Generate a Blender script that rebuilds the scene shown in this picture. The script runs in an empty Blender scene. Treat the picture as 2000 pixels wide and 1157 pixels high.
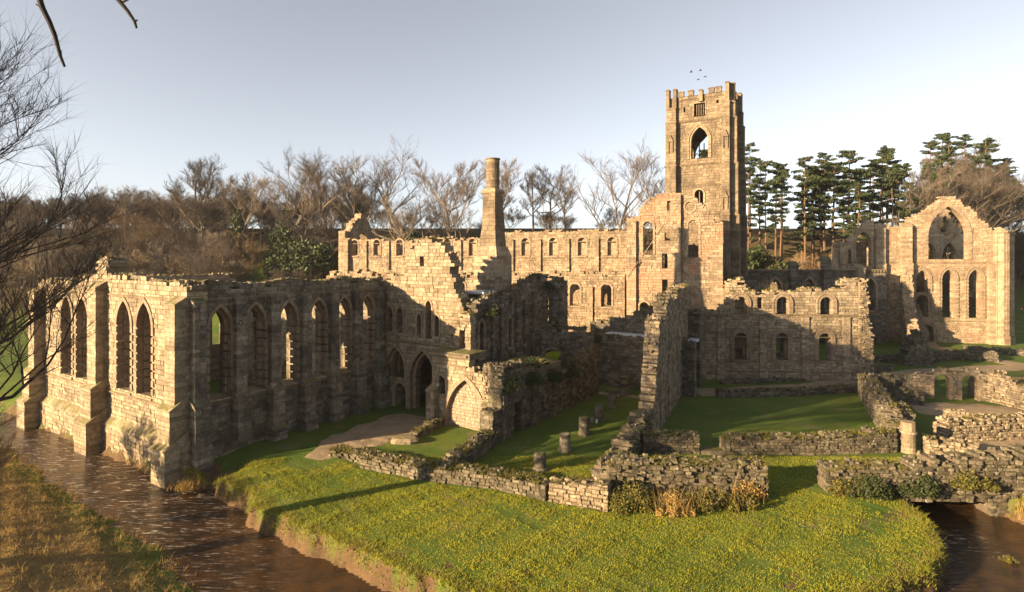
import bpy, math, random
import numpy as np
from mathutils import Vector, Matrix

# ---------------------------------------------------------------- camera, sky, sun
sc = bpy.context.scene
CAMH = 17.6
cam_d = bpy.data.cameras.new("camera"); cam = bpy.data.objects.new("camera", cam_d)
sc.collection.objects.link(cam); sc.camera = cam
cam.location = (0, 0, CAMH); cam.rotation_euler = (math.radians(90), 0, 0)
cam_d.sensor_width = 36; cam_d.lens = 36*1116/2000
cam_d.shift_y = -78.5/2000
cam_d.clip_start = 0.1; cam_d.clip_end = 6000
SUN_AZ = math.radians(118)      # to the left of the view direction
SUN_EL = math.radians(14)
S = Vector((-math.sin(SUN_AZ)*math.cos(SUN_EL), math.cos(SUN_AZ)*math.cos(SUN_EL), math.sin(SUN_EL)))
w = bpy.data.worlds.new("World"); sc.world = w; w.use_nodes = True
nt = w.node_tree
sky = nt.nodes.new("ShaderNodeTexSky"); sky.sky_type = 'NISHITA'; sky.sun_disc = False
sky.sun_elevation = SUN_EL; sky.sun_rotation = -SUN_AZ
sky.air_density = 0.8; sky.dust_density = 2.2; sky.ozone_density = 1.0; sky.altitude = 1200
bg = nt.nodes['Background']; bg.inputs[1].default_value = 0.058
hsv = nt.nodes.new('ShaderNodeHueSaturation'); hsv.inputs['Saturation'].default_value = .34
nt.links.new(sky.outputs[0], hsv.inputs['Color']); nt.links.new(hsv.outputs[0], bg.inputs[0])
sun_d = bpy.data.lights.new("sun", 'SUN'); sun = bpy.data.objects.new("sun", sun_d); sc.collection.objects.link(sun)
sun_d.energy = 4.8; sun_d.angle = math.radians(0.5); sun_d.color = (1.0, 0.72, 0.41)
sun.rotation_euler = S.to_track_quat('Z', 'Y').to_euler()
sc.view_settings.view_transform = 'Standard'; sc.view_settings.look = 'None'
sc.view_settings.exposure = 2.02; sc.view_settings.gamma = 1; sc.view_settings.use_curve_mapping = False

RNG = random.Random(7); NR = np.random.default_rng(11)
COL = sc.collection
def sstep(t): t = np.clip(t, 0, 1); return t*t*(3-2*t)

# ---------------------------------------------------------------- materials
def new_mat(name):
    m = bpy.data.materials.new(name); m.use_nodes = True
    n = m.node_tree.nodes; l = m.node_tree.links
    return m, n, l, n['Principled BSDF']
def mixc(n, l, fac, a, b, mode='MIX'):
    x = n.new('ShaderNodeMix'); x.data_type = 'RGBA'; x.blend_type = mode
    for i, v in ((0, fac), (6, a), (7, b)):
        if isinstance(v, (int, float)): x.inputs[i].default_value = v
        elif isinstance(v, tuple): x.inputs[i].default_value = (*v, 1)
        else: l.new(v, x.inputs[i])
    return x.outputs[2]
def ramp(n, l, src, lo, hi):
    r = n.new('ShaderNodeMapRange'); r.inputs[1].default_value = lo; r.inputs[2].default_value = hi
    l.new(src, r.inputs[0]); return r.outputs[0]
def noise(n, l, pos, scale, detail=4, rough=.6):
    t = n.new('ShaderNodeTexNoise'); t.inputs['Scale'].default_value = scale
    t.inputs['Detail'].default_value = detail; t.inputs['Roughness'].default_value = rough
    l.new(pos, t.inputs['Vector']); return t.outputs[0]
def mul(n, l, a, b):
    x = n.new('ShaderNodeMath'); x.operation = 'MULTIPLY'
    for i, v in ((0, a), (1, b)):
        if isinstance(v, (int, float)): x.inputs[i].default_value = v
        else: l.new(v, x.inputs[i])
    return x.outputs[0]
def bump(n, l, b, h, strength, dist, bev=0):
    x = n.new('ShaderNodeBump'); x.inputs['Strength'].default_value = strength; x.inputs['Distance'].default_value = dist
    l.new(h, x.inputs['Height'])
    if bev:
        e = n.new('ShaderNodeBevel'); e.samples = 3; e.inputs[0].default_value = bev; l.new(e.outputs[0], x.inputs['Normal'])
    l.new(x.outputs[0], b.inputs['Normal'])

def stone_mat(name, c1, c2, dark=(.05,.045,.035), stain=.5, lichen=.35, moss=.5, burn=0):
    m, n, l, b = new_mat(name)
    g = n.new('ShaderNodeNewGeometry'); pos = g.outputs['Position']
    a = n.new('ShaderNodeAttribute'); a.attribute_name = 'rnd'
    c = mixc(n, l, a.outputs['Fac'], c1, c2)
    big = ramp(n, l, noise(n, l, pos, .35, 5), .42, .68)
    c = mixc(n, l, mul(n, l, big, stain), c, dark)
    fine = ramp(n, l, noise(n, l, pos, 2.6, 8, .75), .38, .66)
    c = mixc(n, l, mul(n, l, fine, .7), c, tuple(x*.38 for x in c2))
    st = n.new('ShaderNodeMapping'); st.inputs['Scale'].default_value = (2.2, 2.2, .14); l.new(pos, st.inputs[0])
    run = ramp(n, l, noise(n, l, st.outputs[0], 1.0, 4), .55, .75)
    c = mixc(n, l, mul(n, l, run, min(1, stain*1.1)), c, dark)
    if burn:
        rd = ramp(n, l, noise(n, l, pos, .22, 3), .5, .65)
        c = mixc(n, l, mul(n, l, rd, burn), c, (.42,.19,.11))
    v = n.new('ShaderNodeTexVoronoi'); v.inputs['Scale'].default_value = 2.6; l.new(pos, v.inputs['Vector'])
    spot = ramp(n, l, v.outputs['Distance'], .22, .12)
    gate = ramp(n, l, noise(n, l, pos, .8, 3), .5, .62)
    c = mixc(n, l, mul(n, l, mul(n, l, spot, gate), lichen), c, (.5,.49,.43))
    sx = n.new('ShaderNodeSeparateXYZ'); l.new(g.outputs['Normal'], sx.inputs[0])
    up = ramp(n, l, sx.outputs[2], .35, .8)
    mg = ramp(n, l, noise(n, l, pos, 1.1, 4), .38, .58)
    c = mixc(n, l, mul(n, l, mul(n, l, up, mg), moss), c, (.12,.115,.03))
    l.new(c, b.inputs['Base Color']); b.inputs['Roughness'].default_value = .92
    b.inputs['Specular IOR Level'].default_value = .2
    bump(n, l, b, noise(n, l, pos, 3.2, 8, .75), 1.0, .16, bev=.07)
    return m

M = {}
M['warm'] = stone_mat('stone_warm', (.47,.38,.26), (.22,.17,.115), stain=.35, lichen=.25, moss=.4)
M['refec_e'] = stone_mat('stone_refectory_crust_shade', (.37,.33,.26), (.15,.13,.105), stain=.9, lichen=.7, moss=.8)  # darker copy for the shaded east wall: black crust, lichen and painted shade
M['refec'] = stone_mat('stone_refectory', (.50,.41,.28), (.25,.195,.13), stain=.4, lichen=.5, moss=.8)  # lighter warm copy, the sunlight on the south wall put into its colour
M['nave'] = stone_mat('stone_nave', (.44,.35,.235), (.23,.17,.11), stain=.5, lichen=.2, moss=.3, burn=.12)
M['trans'] = stone_mat('stone_transept', (.44,.35,.24), (.24,.175,.12), stain=.5, lichen=.2, moss=.3, burn=.5)
M['tower'] = stone_mat('stone_tower', (.32,.25,.165), (.18,.135,.09), stain=.6, lichen=.1, moss=.2)
M['altar'] = stone_mat('stone_altars', (.50,.405,.28), (.28,.205,.135), stain=.42, lichen=.15, moss=.3, burn=.15)
M['grey'] = stone_mat('stone_grey', (.29,.25,.19), (.10,.085,.065), stain=.65, lichen=.8, moss=.8)
M['mossy'] = stone_mat('stone_mossy', (.27,.23,.16), (.08,.07,.05), stain=.55, lichen=.6, moss=1.0)
M['pink'] = stone_mat('stone_pinkish', (.44,.34,.26), (.34,.25,.18), stain=.2, lichen=.3, moss=.3)
M['trim'] = stone_mat('stone_trim', (.38,.29,.20), (.31,.23,.16), stain=.4, lichen=.3, moss=.6)

def plain(name, col, rough=.9, var=.35, scale=3, bstr=.4, attr=False, col2=None):
    m, n, l, b = new_mat(name)
    g = n.new('ShaderNodeNewGeometry'); pos = g.outputs['Position']
    f = noise(n, l, pos, scale, 5, .65)
    col2 = col2 or tuple(x*(1-var) for x in col)
    if attr:
        a = n.new('ShaderNodeAttribute'); a.attribute_name = 'rnd'; f = a.outputs['Fac']
    l.new(mixc(n, l, ramp(n, l, f, .2, .8) if not attr else f, col, col2), b.inputs['Base Color'])
    b.inputs['Roughness'].default_value = rough; b.inputs['Specular IOR Level'].default_value = .25
    if bstr: bump(n, l, b, noise(n, l, pos, scale*4, 4), bstr, .05)
    return m
M['bark'] = plain('bark', (.19,.155,.115), var=.5, scale=4)
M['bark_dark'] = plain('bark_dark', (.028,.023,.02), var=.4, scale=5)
M['pinebark'] = plain('bark_pine', (.16,.10,.06), var=.5, scale=3)
M['twig'] = plain('twig', (.145,.115,.088), attr=True, col2=(.08,.064,.052), bstr=0)
M['twig_gold'] = plain('twig_golden', (.26,.18,.095), attr=True, col2=(.16,.105,.06), bstr=0)
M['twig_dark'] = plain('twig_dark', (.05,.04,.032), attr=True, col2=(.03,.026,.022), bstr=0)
M['needle'] = plain('needles', (.05,.065,.025), attr=True, col2=(.028,.042,.018), bstr=0)
M['ivy'] = plain('ivy_leaf', (.05,.065,.02), attr=True, col2=(.022,.032,.012), bstr=0, rough=.6)
M['bushleaf'] = plain('bush_leaf', (.13,.12,.03), attr=True, col2=(.05,.06,.018), bstr=0, rough=.7)
M['drygrass'] = plain('dry_grass', (.34,.24,.09), attr=True, col2=(.20,.15,.05), bstr=0)
M['grass'] = plain('grass_blade', (.17,.17,.028), attr=True, col2=(.075,.105,.018), bstr=0)
M['moss'] = plain('moss', (.15,.13,.03), attr=True, col2=(.06,.06,.02), bstr=0)
M['gravel'] = plain('gravel', (.33,.25,.16), var=.55, scale=.9, bstr=.8)
M['lead'] = plain('lead_roof', (.55,.56,.58), rough=.5, var=.2, scale=2, bstr=.1)
M['iron'] = plain('iron', (.05,.05,.05), rough=.5, bstr=0)
M['mortar'] = plain('mortar', (.13,.10,.07), scale=6)
M['orange'] = plain('orange_jacket', (.65,.16,.04), bstr=0)
M['black'] = plain('black_cloth', (.015,.015,.018), bstr=0)
M['skin'] = plain('skin', (.5,.32,.24), bstr=0)
M['white'] = plain('white_paint', (.75,.75,.73), bstr=0, var=.1)

def leafy(name, c1, c2, tr=.45):
    m, n, l, b = new_mat(name); a = n.new('ShaderNodeAttribute'); a.attribute_name = 'rnd'
    c = mixc(n, l, a.outputs['Fac'], c1, c2); l.new(c, b.inputs['Base Color']); b.inputs['Roughness'].default_value = .75; b.inputs['Specular IOR Level'].default_value = .2
    t = n.new('ShaderNodeBsdfTranslucent'); l.new(c, t.inputs[0]); x = n.new('ShaderNodeMixShader'); x.inputs[0].default_value = tr
    l.new(b.outputs[0], x.inputs[1]); l.new(t.outputs[0], x.inputs[2]); l.new(x.outputs[0], n['Material Output'].inputs[0]); return m
M['grass'] = leafy('grass_blade', (.42,.39,.045), (.17,.21,.028)); M['drygrass'] = leafy('dry_grass', (.42,.28,.10), (.24,.17,.06), .35)
M['edgegrass'] = leafy('edge_grass', (.34,.29,.07), (.13,.15,.03))
M['bushleaf'] = leafy('bush_leaf', (.20,.17,.035), (.06,.07,.02), .3)
def ground_mat():
    m, n, l, b = new_mat('meadow')
    g = n.new('ShaderNodeNewGeometry'); pos = g.outputs['Position']
    f1 = ramp(n, l, noise(n, l, pos, .18, 5), .35, .65)
    f2 = ramp(n, l, noise(n, l, pos, 2.4, 5, .7), .3, .7)
    c = mixc(n, l, f1, (.065,.12,.016), (.12,.15,.026))
    c = mixc(n, l, mul(n, l, f2, .55), c, (.04,.06,.012))
    def att(nm):
        a = n.new('ShaderNodeAttribute'); a.attribute_name = nm; return a.outputs['Fac']
    wv = noise(n, l, pos, 1.2, 4)
    worn = ramp(n, l, noise(n, l, pos, .33, 4), .56, .7)
    c = mixc(n, l, mul(n, l, worn, .7), c, (.16,.12,.065))
    c = mixc(n, l, att('dry'), c, mixc(n, l, f2, (.25,.18,.07), (.13,.085,.04)))
    c = mixc(n, l, att('earth'), c, mixc(n, l, wv, (.16,.10,.055), (.05,.035,.02)))
    c = mixc(n, l, att('wood'), c, mixc(n, l, wv, (.10,.07,.035), (.05,.045,.02)))
    l.new(c, b.inputs['Base Color']); b.inputs['Roughness'].default_value = .95; b.inputs['Specular IOR Level'].default_value = .15
    bump(n, l, b, noise(n, l, pos, 5, 5, .75), .9, .12)
    return m
M['ground'] = ground_mat()
def water_mat():
    m, n, l, b = new_mat('river_water')
    g = n.new('ShaderNodeNewGeometry'); pos = g.outputs['Position']
    mp = n.new('ShaderNodeMapping'); mp.inputs['Rotation'].default_value = (0, 0, .6); mp.inputs['Scale'].default_value = (.45, 2.8, 1)
    l.new(pos, mp.inputs[0])
    bed = ramp(n, l, noise(n, l, pos, .9, 5), .3, .7)
    c = mixc(n, l, bed, (.055,.028,.010), (.012,.009,.006))
    sx = n.new('ShaderNodeSeparateXYZ'); l.new(pos, sx.inputs[0])
    rif = ramp(n, l, sx.outputs[0], -12, -27)
    a_ = n.new('ShaderNodeMath'); a_.operation = 'MAXIMUM'; l.new(rif, a_.inputs[0]); l.new(ramp(n, l, noise(n, l, pos, .15, 3), .52, .62), a_.inputs[1])
    fo = ramp(n, l, noise(n, l, mp.outputs[0], 2.4, 6, .75), .56, .64)
    c = mixc(n, l, mul(n, l, mul(n, l, fo, a_.outputs[0]), .8), c, (.62,.58,.5))
    l.new(c, b.inputs['Base Color']); b.inputs['Roughness'].default_value = .06; b.inputs['IOR'].default_value = 1.33
    b.inputs['Specular IOR Level'].default_value = .6
    bump(n, l, b, noise(n, l, mp.outputs[0], 1.8, 4, .6), .7, .3)
    return m
M['water'] = water_mat()

# ---------------------------------------------------------------- mesh helpers
class MB:
    def __init__(s): s.v = []; s.f = []; s.r = []
    def prism(s, p, r=.5):              # 8 points: bottom ring 4, top ring 4
        i = len(s.v); s.v.extend(p)
        s.f += [(i,i+3,i+2,i+1),(i+4,i+5,i+6,i+7),(i,i+1,i+5,i+4),(i+1,i+2,i+6,i+5),(i+2,i+3,i+7,i+6),(i+3,i,i+4,i+7)]
        s.r += [r]*6
    def frust(s, p, q, r0, r1, n=6, r=.5, cap=False):
        p = Vector(p); q = Vector(q); d = q-p
        if d.length < 1e-5: return
        d.normalize(); a = d.orthogonal().normalized(); b = d.cross(a); i = len(s.v)
        for c, rad in ((p, r0), (q, r1)):
            for k in range(n):
                t = 2*math.pi*k/n; s.v.append(tuple(c + a*(rad*math.cos(t)) + b*(rad*math.sin(t))))
        for k in range(n):
            s.f.append((i+k, i+(k+1)%n, i+n+(k+1)%n, i+n+k)); s.r.append(r)
        if cap:
            s.f.append(tuple(range(i+n, i+2*n))); s.r.append(r)
            s.f.append(tuple(reversed(range(i, i+n)))); s.r.append(r)
    def tri(s, a, b, c, r=.5):
        i = len(s.v); s.v += [tuple(a), tuple(b), tuple(c)]; s.f.append((i,i+1,i+2)); s.r.append(r)
    def mesh(s, name, mat):
        me = bpy.data.meshes.new(name); me.from_pydata(s.v, [], s.f)
        at = me.attributes.new('rnd', 'FLOAT', 'FACE'); at.data.foreach_set('value', s.r)
        me.materials.append(M[mat] if isinstance(mat, str) else mat); return me
    def build(s, name, mat, parent=None, **k):
        return link(name, s.mesh(name, mat), parent, **k)
def link(name, me, parent=None, label=None, cat=None, group=None, kind=None):
    o = bpy.data.objects.new(name, me); COL.objects.link(o)
    if parent is not None:
        o.parent = parent
        o.matrix_parent_inverse = Matrix.Translation(-parent.location)      # meshes are built in place
    tag(o, label, cat, group, kind); return o
def tag(o, label=None, cat=None, group=None, kind=None):
    for k, v in (('label', label), ('category', cat), ('group', group), ('kind', kind)):
        if v: o[k] = v
def empty(name, loc, label, cat, group=None):
    o = bpy.data.objects.new(name, None); COL.objects.link(o); o.location = loc; tag(o, label, cat, group); return o
def np_mesh(name, V, F, R, mat):
    me = bpy.data.meshes.new(name); k = F.shape[1]
    me.vertices.add(len(V)); me.vertices.foreach_set('co', V.astype(np.float32).ravel())
    me.loops.add(F.size); me.loops.foreach_set('vertex_index', F.astype(np.int32).ravel())
    me.polygons.add(len(F)); me.polygons.foreach_set('loop_start', np.arange(0, F.size, k, dtype=np.int32))
    me.update(calc_edges=True)
    at = me.attributes.new('rnd', 'FLOAT', 'FACE'); at.data.foreach_set('value', R.astype(np.float32))
    me.materials.append(M[mat]); return me

def blades(P, h, wd, rng, k=3, lean=.5):
    P = np.repeat(P, k, 0); n = len(P); hh = (np.repeat(np.asarray(h), k) if np.ndim(h) else np.full(n, h))*(.6+.8*rng.random(n))
    t = rng.random(n)*6.283; side = np.stack([np.cos(t), np.sin(t), np.zeros(n)], 1)*wd*.5
    base = P+np.stack([rng.normal(size=n)*wd*1.4, rng.normal(size=n)*wd*1.4, np.zeros(n)], 1)
    tip = base+np.stack([rng.normal(size=n)*lean*hh, rng.normal(size=n)*lean*hh, hh], 1)
    V = np.stack([base-side, base+side, tip], 1).reshape(-1, 3)
    return V, np.arange(n*3).reshape(-1, 3), np.clip(rng.random(n)*.7+rng.random(n)*.3, 0, 1)

class Frame:
    def __init__(s, p0, d):
        L = math.hypot(*d); s.p = p0; s.d = (d[0]/L, d[1]/L); s.b = (-s.d[1], s.d[0])
    def __call__(s, u, w, z):
        return (s.p[0]+u*s.d[0]+w*s.b[0], s.p[1]+u*s.d[1]+w*s.b[1], z)

def interp(prof, u): 
    return float(np.interp(u, [p[0] for p in prof], [p[1] for p in prof]))

class Op:           # an opening: pointed, round, rect or circle
    def __init__(s, u, w, sill, top, kind='pointed', k=1.0):
        s.u = u; s.w = w; s.sill = sill; s.top = top; s.kind = kind
        if kind == 'pointed':
            s.R = k*w; rise = math.sqrt(max(s.R**2-(s.R-w/2)**2, .01))
        elif kind == 'round': s.R = w/2; rise = w/2
        else: s.R = 0; rise = 0
        s.spring = top-rise if kind != 'circle' else 0
    def hw(s, z):
        if s.kind == 'circle':
            r = s.w/2; zc = (s.sill+s.top)/2; q = r*r-(z-zc)**2; return math.sqrt(q) if q > 0 else -1
        if z < s.sill-1e-6 or z > s.top+1e-6: return -1
        if z <= s.spring or s.kind == 'rect': return s.w/2
        q = s.R**2-(z-s.spring)**2
        return max(math.sqrt(max(q, 0))-(s.R-s.w/2), 0)
    def outline(s, off=0, n=9):       # from the left foot over the arch to the right foot
        pts = [(s.u-s.w/2-off, s.sill)]
        R = s.R+off; c = s.R-s.w/2
        if s.kind == 'rect':
            return pts+[(s.u-s.w/2-off, s.top+off), (s.u+s.w/2+off, s.top+off), (s.u+s.w/2+off, s.sill)]
        a1 = math.acos(min(1, c/R)) if s.kind == 'pointed' else math.pi/2
        left = [(s.u+c-R*math.cos(a1*i/n), s.spring+R*math.sin(a1*i/n)) for i in range(n+1)]
        right = [(2*s.u-x, z) for x, z in reversed(left)]
        return pts+left+right[1:]+[(s.u+s.w/2+off, s.sill)]

def ring(fr, op, parent, width=.3, proud=.08, depth=.25, mat='trim', name='arch_moulding', start=0.0):
    mb = MB(); A = op.outline(start); B = op.outline(start+width)
    for i in range(len(A)-1):
        (x0, z0), (x1, z1) = A[i], A[i+1]; (X0, Z0), (X1, Z1) = B[i], B[i+1]
        if abs(x0-x1)+abs(z0-z1) < 1e-4 and abs(X0-X1)+abs(Z0-Z1) < 1e-4: continue
        segs = max(1, int(math.hypot(X1-X0, Z1-Z0)/.7))
        for k in range(segs):
            t0 = k/segs; t1 = (k+1)/segs-.03
            L = lambda a, b, t: a+(b-a)*t
            q = [(L(x0,x1,t0),L(z0,z1,t0)), (L(X0,X1,t0),L(Z0,Z1,t0)), (L(X0,X1,t1),L(Z0,Z1,t1)), (L(x0,x1,t1),L(z0,z1,t1))]
            mb.prism([fr(a, -proud, z) for a, z in q]+[fr(a, depth, z) for a, z in q], RNG.random())
    return mb.build(name, mat, parent)

def blocks(fr, L, prof, z0, thick, ops=(), ch=.36, bw=.7, jit=.03, gap=.04, rough=.012, rag=.35, both=True):
    """courses of cut stone: returns (core builder, list of (centre, 8 points, tone))"""
    rough = max(rough, jit*.45)
    nb_ = int(L/.25)+2; tops = np.full(nb_, float(z0))
    core = MB(); out = []; zmax = max(p[1] for p in prof); z = z0
    while z < zmax:
        h = ch*RNG.uniform(.82, 1.2); z1 = min(z+h, zmax+.01); zm = (z+z1)/2
        cuts = []
        for o in ops:
            a, b_ = max(z, o.sill if o.kind != 'circle' else z), min(z1, o.top)
            if b_-a < .3*(z1-z): continue
            h0 = o.hw(a+1e-4); h1 = o.hw(b_-1e-4); hm = o.hw((a+b_)/2)
            if hm < 0: continue
            h0 = hm if h0 < 0 else h0; h1 = max(h1, 0)
            cuts.append((o.u-h0, o.u-h1, o.u+h0, o.u+h1))
        cuts.sort(); iv = []; c0 = c1 = 0.0
        for a0, a1, b0, b1 in cuts:
            if a0 > c0+.03 or a1 > c1+.03: iv.append((c0, c1, max(a0, c0), max(a1, c1)))
            c0 = max(c0, b0); c1 = max(c1, b1)
        if L > c0: iv.append((c0, c1, L, L))
        for a0, a1, b0, b1 in iv:
            u = a0; first = True; run = None
            while u < b0-.02:
                wd = bw*RNG.uniform(.6, 1.45); ue = u+wd
                if b0-ue < .4*bw: ue = b0
                last = ue >= b0-1e-6
                us, ut = (a0, a1) if first else (u, u)
                es, et = (b0, b1) if last else (ue, ue)
                if last and not first and b1 < ut: et = max(b1, ut+.02)
                if first and not last and a1 > et: ut = et-.02
                tp = interp(prof, (us+es)/2)+RNG.uniform(-rag, rag)
                i0_, i1_ = max(int(us/.25), 0), min(int(es/.25)+1, nb_); um_ = (us+es)/2
                sup = tops[i0_:i1_].max() >= z-.08 or any(abs(um_-o.u) < o.w/2+.3 and o.top < z+.5 for o in ops)
                if (tp >= zm and sup) or (z < z0+.01):
                    tops[i0_:i1_] = np.maximum(tops[i0_:i1_], z1)
                    j = RNG.uniform(-jit, jit*1.5); jb = RNG.uniform(-jit, jit) if both else 0
                    q = lambda: RNG.uniform(-rough, rough)
                    g = gap/2
                    ws = [-j, thick+jb] if jit < .035 or thick < .8 else ([-j, thick*RNG.uniform(.34,.62), thick+jb] if thick < 1.1 else [-j, thick*RNG.uniform(.22,.4), thick*RNG.uniform(.58,.74), thick+jb])
                    dz = RNG.uniform(-.06, .06)*(jit >= .05)
                    for w0_, w1_ in zip(ws[:-1], ws[1:]):
                        w1_ -= .03*(w1_ < thick*.8)
                        p = [fr(us+g+q(), w0_+q(), z+g), fr(es-g+q(), w0_+q(), z+g), fr(es-g+q(), w1_+q(), z+g), fr(us+g+q(), w1_+q(), z+g),
                             fr(ut+g+q(), w0_+q(), z1-g+q()+dz), fr(et-g+q(), w0_+q(), z1-g+q()), fr(et-g+q(), w1_+q(), z1-g+q()), fr(ut+g+q(), w1_+q(), z1-g+q()+dz)]
                        out.append((fr((us+es)/2, (w0_+w1_)/2, zm), p, RNG.random()))
                    if run is None: run = [us, ut, es, et]
                    else: run[2:] = [es, et]
                elif run is not None:
                    corep(core, fr, run, z, z1, thick, jit); run = None
                u = ue; first = False
            if run is not None: corep(core, fr, run, z, z1, thick, jit)
        z = z1
    if rag >= .15 and thick >= .8:
        u = .1
        while u < L-.1:
            t = tops[min(int(u/.25), nb_-1)]
            if t > z0+.3:
                for k in range(max(1, int(thick/.55))):
                    wc = RNG.uniform(.12, thick-.12); sz = RNG.uniform(.10, .24); hh = RNG.uniform(.08, .24); an = RNG.uniform(0, 3.1); zz = t-.10
                    if RNG.random() < .3: continue
                    cs = [(sz*1.3*math.cos(an+a)*RNG.uniform(.7,1.2), sz*math.sin(an+a)*RNG.uniform(.7,1.2)) for a in (0, 1.57, 3.14, 4.71)]
                    p = [fr(u+a, wc+b_, zz) for a, b_ in cs]+[fr(u+a*.75+.02, wc+b_*.75, zz+.1+hh*RNG.uniform(.6,1.1)) for a, b_ in cs]
                    out.append((fr(u, wc, zz), p, RNG.random()))
            u += RNG.uniform(.22, .45)
    blocks.tops = tops
    return core, out
def corep(core, fr, r, z, z1, thick, jit):
    e = jit+.02; a0, a1, b0, b1 = r
    a0 += .03; a1 += .03; b0 -= .03; b1 -= .03
    if b0-a0 < .02 and b1-a1 < .02: return
    zt = z1-.015
    core.prism([fr(a0,e,z-.01), fr(b0,e,z-.01), fr(b0,thick-e,z-.01), fr(a0,thick-e,z-.01), fr(a1,e,zt), fr(b1,e,zt), fr(b1,thick-e,zt), fr(a1,thick-e,zt)], .5)

def wall(name, parent, fr, L, prof, z0=0, thick=1.2, ops=(), mat='warm', indiv=0, rings=None, tagd=None, sills=True, **k):
    if isinstance(prof, (int, float)): prof = [(0, prof), (L, prof)]
    core, bl = blocks(fr, L, prof, z0, thick, ops, **k)
    if indiv:
        bl.sort(key=lambda b: b[0][0]**2+b[0][1]**2+(b[0][2]-8)**2*.3)
        o = core.build(name, 'mortar', parent)
        for c, p, r in bl[:indiv]:
            m1 = MB(); m1.prism(p, r); m1.build('stone', mat, o)
        m2 = MB()
        for c, p, r in bl[indiv:]: m2.prism(p, r)
        if m2.v: m2.build('masonry', mat, o, kind='stuff')
    else:
        for c, p, r in bl: core.prism(p, r)
        o = core.build(name, mat, parent)
    if tagd: tag(o, *tagd)
    if k.get('rag', .35) >= .2 and thick >= .9 and L > 2 and mat in ('refec','refec_e','warm','grey') and fr.p[1] < 86:
        n_ = int(L*45); U = NR.random(n_)*L; W_ = NR.random(n_)*thick; keep = wob(U*1.3+fr.p[0], W_*2) > .12
        Zt = blocks.tops[np.minimum((U/.25).astype(int), len(blocks.tops)-1)]-.04
        Q = np.array([fr(a_, b2, c_) for a_, b2, c_ in zip(U[keep], W_[keep], Zt[keep])])
        if len(Q): link('wall_grass', np_mesh('wall_grass', *blades(Q, .20, .07, NR, 4, .9), 'moss'), parent if parent is not None else o, kind='stuff')
    par = parent if parent is not None else o
    if rings:
        for op in ops:
            if op.kind in ('pointed', 'round', 'rect') and op.top-op.sill > .5:
                ring(fr, op, par, **rings)
            if sills and op.sill > z0+.8:
                s_ = MB(); a = op.w/2+.12
                s_.prism([fr(op.u-a,-.18,op.sill-.28), fr(op.u+a,-.18,op.sill-.28), fr(op.u+a,thick*.7,op.sill-.28), fr(op.u-a,thick*.7,op.sill-.28),
                          fr(op.u-a,-.12,op.sill-.12), fr(op.u+a,-.12,op.sill-.12), fr(op.u+a,thick*.7,op.sill+.1), fr(op.u-a,thick*.7,op.sill+.1)], .3)
                s_.build('sill', 'trim', par)
    return o

def band(fr, parent, u0, u1, z, h=.18, proud=.14, mat='trim', name='string_course', back=.1):
    mb = MB(); u = u0
    while u < u1-.05:
        e = min(u+RNG.uniform(1.0, 1.9), u1); r = RNG.random()
        mb.prism([fr(u,-proud*.5,z), fr(e-.02,-proud*.5,z), fr(e-.02,back,z), fr(u,back,z), fr(u,-proud,z+h*.55), fr(e-.02,-proud,z+h*.55), fr(e-.02,back,z+h), fr(u,back,z+h)], r); u = e
    return mb.build(name, mat, parent)

def buttress(fr, parent, uc, w, stages, mat, ch=.38, name='buttress', cap=True):
    """stages: (z0, z1, projection, width factor); a sloped weathering closes each"""
    mb = MB()
    for z0, z1, pr, wf in stages:
        z = z0; hw = w*wf/2
        while z < z1-.02:
            h = min(ch*RNG.uniform(.85, 1.15), z1-z); j = RNG.uniform(0, .025)
            cut = RNG.uniform(.35, .65) if RNG.random() < .6 else None
            spans = [(-hw, hw)] if cut is None else [(-hw, -hw+2*hw*cut), (-hw+2*hw*cut, hw)]
            for a, b_ in spans:
                mb.prism([fr(uc+a+.01+j*.4,-pr-j,z+.012), fr(uc+b_-.01,-pr-j,z+.012), fr(uc+b_-.01,.15,z+.012), fr(uc+a+.01,.15,z+.012),
                          fr(uc+a+.01+j*.4,-pr-j,z+h-.012), fr(uc+b_-.01,-pr-j,z+h-.012), fr(uc+b_-.01,.15,z+h-.012), fr(uc+a+.01,.15,z+h-.012)], RNG.random())
            z += h
        mb.prism([fr(uc-hw+.03,-pr+.04,z0), fr(uc+hw-.03,-pr+.04,z0), fr(uc+hw-.03,.1,z0), fr(uc-hw+.03,.1,z0)]+
                 [fr(uc-hw+.03,-pr+.04,z1), fr(uc+hw-.03,-pr+.04,z1), fr(uc+hw-.03,.1,z1), fr(uc-hw+.03,.1,z1)], .3)
        if cap:
            e = .07; ht = pr*.8
            mb.prism([fr(uc-hw-e,-pr-e,z1), fr(uc+hw+e,-pr-e,z1), fr(uc+hw+e,.1,z1), fr(uc-hw-e,.1,z1),
                      fr(uc-hw-e,-pr-e,z1+.12), fr(uc+hw+e,-pr-e,z1+.12), fr(uc+hw+e,.1,z1+ht), fr(uc-hw-e,.1,z1+ht)], .6)
    return mb.build(name, mat, parent)

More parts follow.
